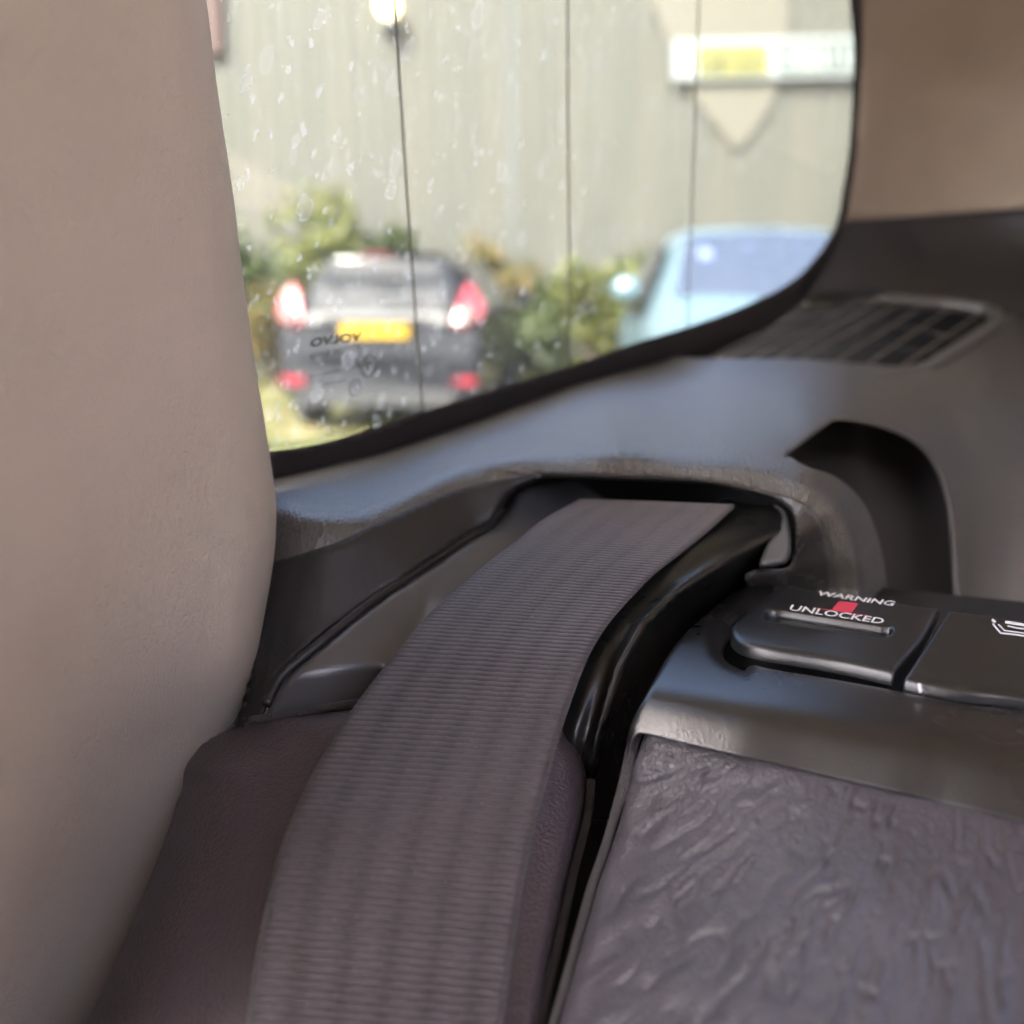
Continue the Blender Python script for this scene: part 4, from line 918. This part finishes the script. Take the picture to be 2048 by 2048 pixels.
def bush(cx, cy, h, rx, ry, mat, label, n=1500, seed=1, base=0.0, leaf=0.07):
    root = empty('bush', (cx, cy, 0), label, 'bush', 'bushes along the wall')
    rg = np.random.default_rng(seed)
    nb = 9
    cen = []
    for k in range(nb):
        a = rg.random()*2*math.pi; f = rg.random()**0.5*0.62
        cen.append((cx+rx*f*math.cos(a), cy+ry*f*math.sin(a), base+h*(0.30+0.52*rg.random()), (0.28+0.22*rg.random())))
    V = []; Fc = []
    for k in range(n):
        c = cen[rg.integers(nb)]
        d = rg.normal(size=3); d /= np.linalg.norm(d); q = c[3]*(0.55+0.5*rg.random())
        p = np.array([c[0]+d[0]*q*rx*1.25, c[1]+d[1]*q*ry*1.25, max(base+0.05, c[2]+d[2]*q*h*0.62)])
        u = rg.normal(size=3); u /= np.linalg.norm(u); w = np.cross(u, rg.normal(size=3)); w /= np.linalg.norm(w)
        s = leaf*(0.6+0.8*rg.random()); b = len(V)
        V += [p-u*s, p+w*s*0.5, p+u*s, p-w*s*0.5]; Fc.append((b, b+1, b+2, b+3))
    mesh('crown', V, Fc, mat, root, smooth=False)
    parts = []
    st = []
    for c in cen:
        V2 = []
        a0 = np.array([cx+0.1*(rg.random()-.5), cy+0.1*(rg.random()-.5), -0.02]); a1 = np.array([c[0], c[1], c[2]])
        mid = (a0+a1)/2+rg.normal(size=3)*0.05
        sv = []; sf = []
        for i, (pp, r) in enumerate(((a0, .035), (mid, .022), (a1, .008))):
            for k in range(6): sv.append(tuple(pp+r*np.array([math.cos(k*math.pi/3), math.sin(k*math.pi/3), 0])))
        for i in range(2):
            for k in range(6): sf.append((i*6+k, i*6+(k+1) % 6, i*6+6+(k+1) % 6, i*6+6+k))
        st.append((sv, sf))
    mesh('trunk', *joined(st), M['bark'], root)
    return root
def bx(px, y): return (px-1024)/FPX*y*1.0
bush(bx(470, 12.4), 12.4, 2.05, 0.75, 0.6, M['leaf_g'], 'dark green bush beside the cream pillar, left of the black car', 1900, 1)
bush(bx(560, 11.9), 11.9, 1.25, 0.55, 0.5, M['leaf_y'], 'low yellowish bush at the left rear wheel side of the black car', 900, 2)
bush(bx(650, 13.0), 13.0, 2.50, 0.62, 0.5, M['leaf_l'], 'tall light green bush showing above the roof of the black car', 1700, 3)
bush(bx(760, 13.2), 13.2, 1.9, 0.7, 0.4, M['leaf_g'], 'grey-green shrub behind the black car roof, lower than the tall light bush', 1200, 4)
bush(bx(1010, 13.0), 13.0, 1.75, 0.55, 0.45, M['leaf_y'], 'yellow-brown bush just right of the black car', 1500, 5)
bush(bx(1085, 12.6), 12.6, 1.35, 0.5, 0.45, M['leaf_g'], 'green bush crossed by the middle window wire', 1300, 6)
bush(bx(1190, 12.3), 12.3, 1.65, 0.62, 0.5, M['leaf_l'], 'bright yellow-green bush beside the silver car', 1700, 7)
bush(bx(1275, 13.2), 13.2, 1.75, 0.5, 0.4, M['leaf_g'], 'dark bush half hidden behind the silver car mirror', 1000, 8)
# tufts of grass
V = []; Fc = []
for k in range(5000):
    x = RNG.uniform(-4.5, 3.5); y = RNG.uniform(6.8, 13.8); h = RNG.uniform(0.04, 0.16); a = RNG.random()*math.pi; b = len(V)
    w = 0.012; lx, ly = RNG.normal()*0.04, RNG.normal()*0.04
    V += [(x-w*math.cos(a), y-w*math.sin(a), 0), (x+w*math.cos(a), y+w*math.sin(a), 0), (x+lx, y+ly, h)]; Fc.append((b, b+1, b+2))
gr = mesh('grass', V, Fc, M['leaf_l'], smooth=False); tag(gr, 'short dry grass around the parked cars', 'grass', kind='stuff')

# ------------------------------------------------------------------ cars
M['carblack'] = simple('black_car_paint', (0.012, 0.013, 0.016), 0.14, spec=0.14)
M['carsilver'] = simple('pale_blue_car_paint', (0.085, 0.135, 0.165), 0.35, metal=0.2, coat=0.2)
M['carglass'] = simple('car_glass', (0.015, 0.017, 0.02), 0.06, spec=0.4)
M['blueglass'] = simple('windscreen_glass', (0.0310, 0.0403, 0.0620), 0.05, spec=0.9, coat=0.6)
M['tailred'] = simple('tail_lamp_red', (0.17, 0.008, 0.018), 0.25, coat=0.1)
M['tailclear'] = simple('lamp_clear', (0.07, 0.045, 0.04), 0.3)
M['plate'] = simple('number_plate_yellow', (0.30, 0.19, 0.006), 0.7, spec=0.2)
M['platetext'] = simple('plate_marks', (0.15, 0.11, 0.02), 0.6)
M['tyre'] = simple('tyre_rubber', (0.02, 0.02, 0.02), 0.85)
M['rim'] = simple('alloy_rim', (0.45, 0.46, 0.48), 0.3, metal=0.9)
M['bumper'] = simple('bumper_plastic', (0.035, 0.036, 0.04), 0.55)
M['chrome'] = simple('chrome', (0.7, 0.72, 0.74), 0.15, metal=1.0)

class Car:
    """local frame: x across (+ = viewer's right when the rear faces us), y from the tail forward, z up"""
    def __init__(s, name, loc, rz, label, paint):
        s.root = empty(name, loc, label, 'car'); s.root.rotation_euler = (0, 0, rz); s.paint = paint
    def add(s, name, V, Fc, mat, smooth=True, parent=None):
        o = mesh(name, V, Fc, mat, None, smooth); o.parent = parent or s.root; return o
    def body(s, stations, roof_slim=0.96):
        V = []; n = 0
        for (y, zt, hr, hm, zb) in stations:
            zb2 = min(zb+0.22, zt-0.12); wb = min(0.66, zt-0.06); bl = min(0.94, zt-0.035)
            half = [(hm*0.90, zb), (hm*0.985, zb2), (hm, wb), (hm*0.975, bl), ((hm*0.975*0.5+hr*0.5), (bl+zt-0.05)/2), (hr, zt-0.045), (hr*0.72, zt-0.012), (0, zt)]
            ring = [(-x, z) for x, z in half] + [(x, z) for x, z in half[::-1][1:]]
            n = len(ring); V += [(x, y, z) for x, z in ring]
        Fc = []
        for i in range(len(stations)-1):
            for k in range(n-1):
                a = i*n+k; Fc.append((a, a+n, a+n+1, a+1))
            Fc.append((i*n+n-1, i*n+2*n-1, i*n+n, i*n))
        Fc.append(tuple(range(n))); m = len(stations)-1; Fc.append(tuple(range(m*n, m*n+n))[::-1])
        o = s.add('body', V, Fc, s.paint)
        md = o.modifiers.new('smooth', 'SUBSURF'); md.levels = 2; md.render_levels = 2
        return o
    def panel(s, name, pts, th, mat, nrm, parent=None, sub=True):
        """thick rounded plate through 3-D outline points, raised along nrm"""
        nv = np.array(nrm, float); nv /= np.linalg.norm(nv); p = np.array(pts, float); n = len(p); c = p.mean(0)
        a = p; b = p+nv*th*0.7; d = c+(p-c)*0.9+nv*th
        V = [tuple(q) for q in np.vstack([a, b, d])]
        Fc = []
        for r in range(2):
            for i in range(n): Fc.append((r*n+i, r*n+(i+1) % n, r*n+n+(i+1) % n, r*n+n+i))
        Fc.append(tuple(range(2*n, 3*n))); Fc.append(tuple(range(n))[::-1])
        return s.add(name, V, Fc, mat, False, parent)
    def wheel(s, x, y, r, w):
        seg = 24; prof = [(r*0.62, -w/2), (r*0.95, -w/2), (r, -w/2+0.03), (r, w/2-0.03), (r*0.95, w/2), (r*0.62, w/2)]
        V = []; Fc = []
        for k in range(seg):
            a = 2*math.pi*k/seg
            for rr_, t in prof: V.append((x+t, y+rr_*math.cos(a), r+rr_*math.sin(a)))
        m = len(prof)
        for k in range(seg):
            for j in range(m): Fc.append((k*m+j, k*m+(j+1) % m, ((k+1) % seg)*m+(j+1) % m, ((k+1) % seg)*m+j))
        wh = s.add('wheel', V, Fc, M['tyre'])
        V = [(x, y, r)]; Fc = []; out = math.copysign(w/2-0.02, x)
        for k in range(seg):
            a = 2*math.pi*k/seg; q = r*(0.62 if k % 4 < 3 else 0.5); V.append((x+out, y+q*math.cos(a), r+q*math.sin(a)))
        V[0] = (x+out*0.6, y, r)
        for k in range(seg): Fc.append((0, k+1, (k+1) % seg+1))
        o = s.add('rim', V, Fc, M['rim'], False, wh); return wh

# black hatchback, tail towards us
Dh = 8.4
hb = Car('parked_hatchback', (bx(758, Dh), Dh, 0), math.radians(-6), 'small black hatchback seen from behind with yellow rear plate and red tail lamps', M['carblack'])
hb.body([(0.0, .60, .52, .70, .30), (.02, .74, .60, .80, .26), (.035, .88, .68, .845, .24), (.07, 1.0, .68, .85, .23), (.26, 1.2, .615, .855, .22), (.40, 1.40, .535, .86, .2), (.50, 1.455, .52, .86, .2), (1.2, 1.49, .54, .865, .18), (2.0, 1.46, .54, .865, .18), (2.4, 1.36, .55, .86, .18), (2.95, 1.02, .64, .86, .18), (3.5, .92, .62, .84, .2), (3.85, .75, .5, .76, .22), (3.95, .55, .4, .66, .26)])
hb.panel('rear_window', [(-.60, .105, 1.01), (-.30, .095, .985), (.30, .095, .985), (.60, .105, 1.01), (.565, .25, 1.22), (.49, .375, 1.385), (0, .38, 1.40), (-.49, .375, 1.385), (-.565, .25, 1.22)], 0.03, M['carglass'], (0, -1, .72))
hb.panel('roof_spoiler', [(-.53, .20, 1.405), (.53, .20, 1.405), (.52, .16, 1.44), (0, .14, 1.475), (-.52, .16, 1.44)], 0.05, M['carblack'], (0, -1, .2))
hb.panel('brake_light', [(-.12, .085, 1.435), (.12, .085, 1.435), (.11, .085, 1.457), (-.11, .085, 1.457)], 0.02, simple('brake_lens', (0.10, 0.012, 0.015), 0.3), (0, -1, .1))
for sx in (-1, 1):
    o = hb.panel('tail_lamp', [(sx*.60, .05, .90), (sx*.70, .03, .86), (sx*.83, .10, .93), (sx*.855, .16, 1.03), (sx*.80, .17, 1.13), (sx*.72, .20, 1.23), (sx*.665, .17, 1.15), (sx*.63, .10, 1.02)][::sx], 0.05, M['tailred'], (0.25*sx, -1, .15))
    hb.panel('lamp_lens', [(sx*.665, .0, .905), (sx*.72, .0, .90), (sx*.79, .03, .96), (sx*.74, .04, 1.06), (sx*.68, .03, 1.0)][::sx], 0.04, M['tailclear'], (0.25*sx, -1, .15), o)
    hb.panel('bumper_reflector', [(sx*.60, -.03, .405), (sx*.80, .0, .415), (sx*.80, .0, .485), (sx*.60, -.03, .475)][::sx], 0.03, M['tailred'], (0.1*sx, -1, 0))
    hb.panel('door_mirror', [(sx*.88, 2.35, .98), (sx*1.05, 2.33, .99), (sx*1.06, 2.33, 1.12), (sx*.90, 2.35, 1.13)][::sx], 0.10, M['carblack'], (0, -1, 0))
    hb.panel('side_window', [(sx*.835, .55, .99), (sx*.84, 2.45, .99), (sx*.60, 2.0, 1.40), (sx*.59, .75, 1.41)][::sx], 0.012, M['carglass'], (sx, 0, .45))
hb.panel('number_plate', [(-.29, -.012, .79), (.26, -.012, .79), (.26, -.008, .90), (-.29, -.008, .90)], 0.03, M['plate'], (0, -1, .03))
for i, xx in enumerate((-.23, -.16, -.09, -.02, .07, .13, .19)):
    hb.add('plate_mark', *box_data(xx, xx+.04, -.05, -.042, .845, .885), M['platetext'], False)
hb.panel('rear_bumper', [(-.78, .01, .33), (.78, .01, .33), (.82, .04, .62), (.5, -.02, .66), (-.5, -.02, .66), (-.82, .04, .62)], 0.06, M['carblack'], (0, -1, 0))
hb.panel('bumper_skirt', [(-.62, .0, .24), (.62, .0, .24), (.66, -.03, .37), (-.66, -.03, .37)], 0.05, M['bumper'], (0, -1, 0))
hb.panel('tailgate_glare_cover', [(-.60, -.004, .905), (.60, -.004, .905), (.58, .03, .99), (-.58, .03, .99)], 0.035, M['bumper'], (0, -1, 0))  # matte dark plate added to hide sun glare on the body
hb.panel('tailgate_trim', [(-.45, -.005, .925), (.45, -.005, .925), (.45, -.005, .955), (-.45, -.005, .955)], 0.05, M['bumper'], (0, -1, 0))
tube_pts = [(-.02, .06, 1.0), (.12, .065, 1.03), (.36, .08, 1.05)]
w = tube('rear_wiper', tube_pts, 0.012, M['bumper'], None, seg=6); w.parent = hb.root
for x in (-.74, .74):
    for y in (.62, 3.1): hb.wheel(x, y, .30, .19)

# pale car, nose towards us
Ds = 5.6
sv = Car('parked_silver_car', (bx(1725, Ds), Ds+4.3, 0), math.radians(180-3), 'pale silver-blue car facing us with blue-tinted windscreen and a round door mirror', M['carsilver'])
sv.body([(0.0, .70, .5, .74, .35), (.05, .95, .66, .86, .3), (.25, 1.25, .64, .90, .28), (.5, 1.56, .60, .915, .26), (.8, 1.62, .60, .92, .25), (1.7, 1.655, .61, .925, .25), (2.25, 1.62, .60, .925, .25), (2.55, 1.52, .61, .925, .25), (3.15, 1.13, .74, .925, .25), (3.6, 1.06, .72, .91, .26), (4.0, .96, .66, .87, .28), (4.22, .80, .55, .78, .3), (4.32, .6, .42, .66, .33)])
sv.panel('windscreen', [(.70, 3.13, 1.155), (.58, 2.56, 1.535), (0, 2.50, 1.575), (-.58, 2.56, 1.535), (-.70, 3.13, 1.155), (0, 3.24, 1.125)], 0.02, M['blueglass'], (0, .62, 1))
for sx in (-1, 1):
    sv.panel('sun_visor', [(sx*.50, 2.72, 1.455), (sx*.12, 2.69, 1.475), (sx*.12, 2.79, 1.405), (sx*.50, 2.83, 1.385)][::-sx], 0.004, simple('visor_blue', (0.10, 0.13, 0.32), 0.4), (0, .62, 1)) if sx else None
    sv.panel('side_window', [(sx*.905, .7, 1.02), (sx*.905, 2.75, 1.02), (sx*.68, 2.3, 1.53), (sx*.66, .85, 1.53)][::sx], 0.012, M['carglass'], (sx, 0, .45))
    m_ = ball('door_mirror', (sx*0.99, 2.80, 1.19), 0.12, M['carsilver'], None, 0.85, 0.6, 0.72); m_.parent = sv.root
    sv.panel('head_lamp', [(sx*.52, 4.12, .70), (sx*.80, 3.98, .73), (sx*.82, 3.85, .88), (sx*.55, 4.02, .84)][::-sx], 0.05, M['tailclear'], (0.2*sx, 1, .3))
sv.panel('front_grille', [(.42, 4.24, .48), (.48, 4.2, .68), (-.48, 4.2, .68), (-.42, 4.24, .48)], 0.05, M['bumper'], (0, 1, .1))
w = tube('wiper', [(.1, 3.23, 1.155), (-.25, 3.17, 1.18), (-.55, 3.08, 1.21)], 0.01, M['bumper'], None, seg=6); w.parent = sv.root
for x in (-.79, .79):
    for y in (.8, 3.45): sv.wheel(x, y, .34, .21)
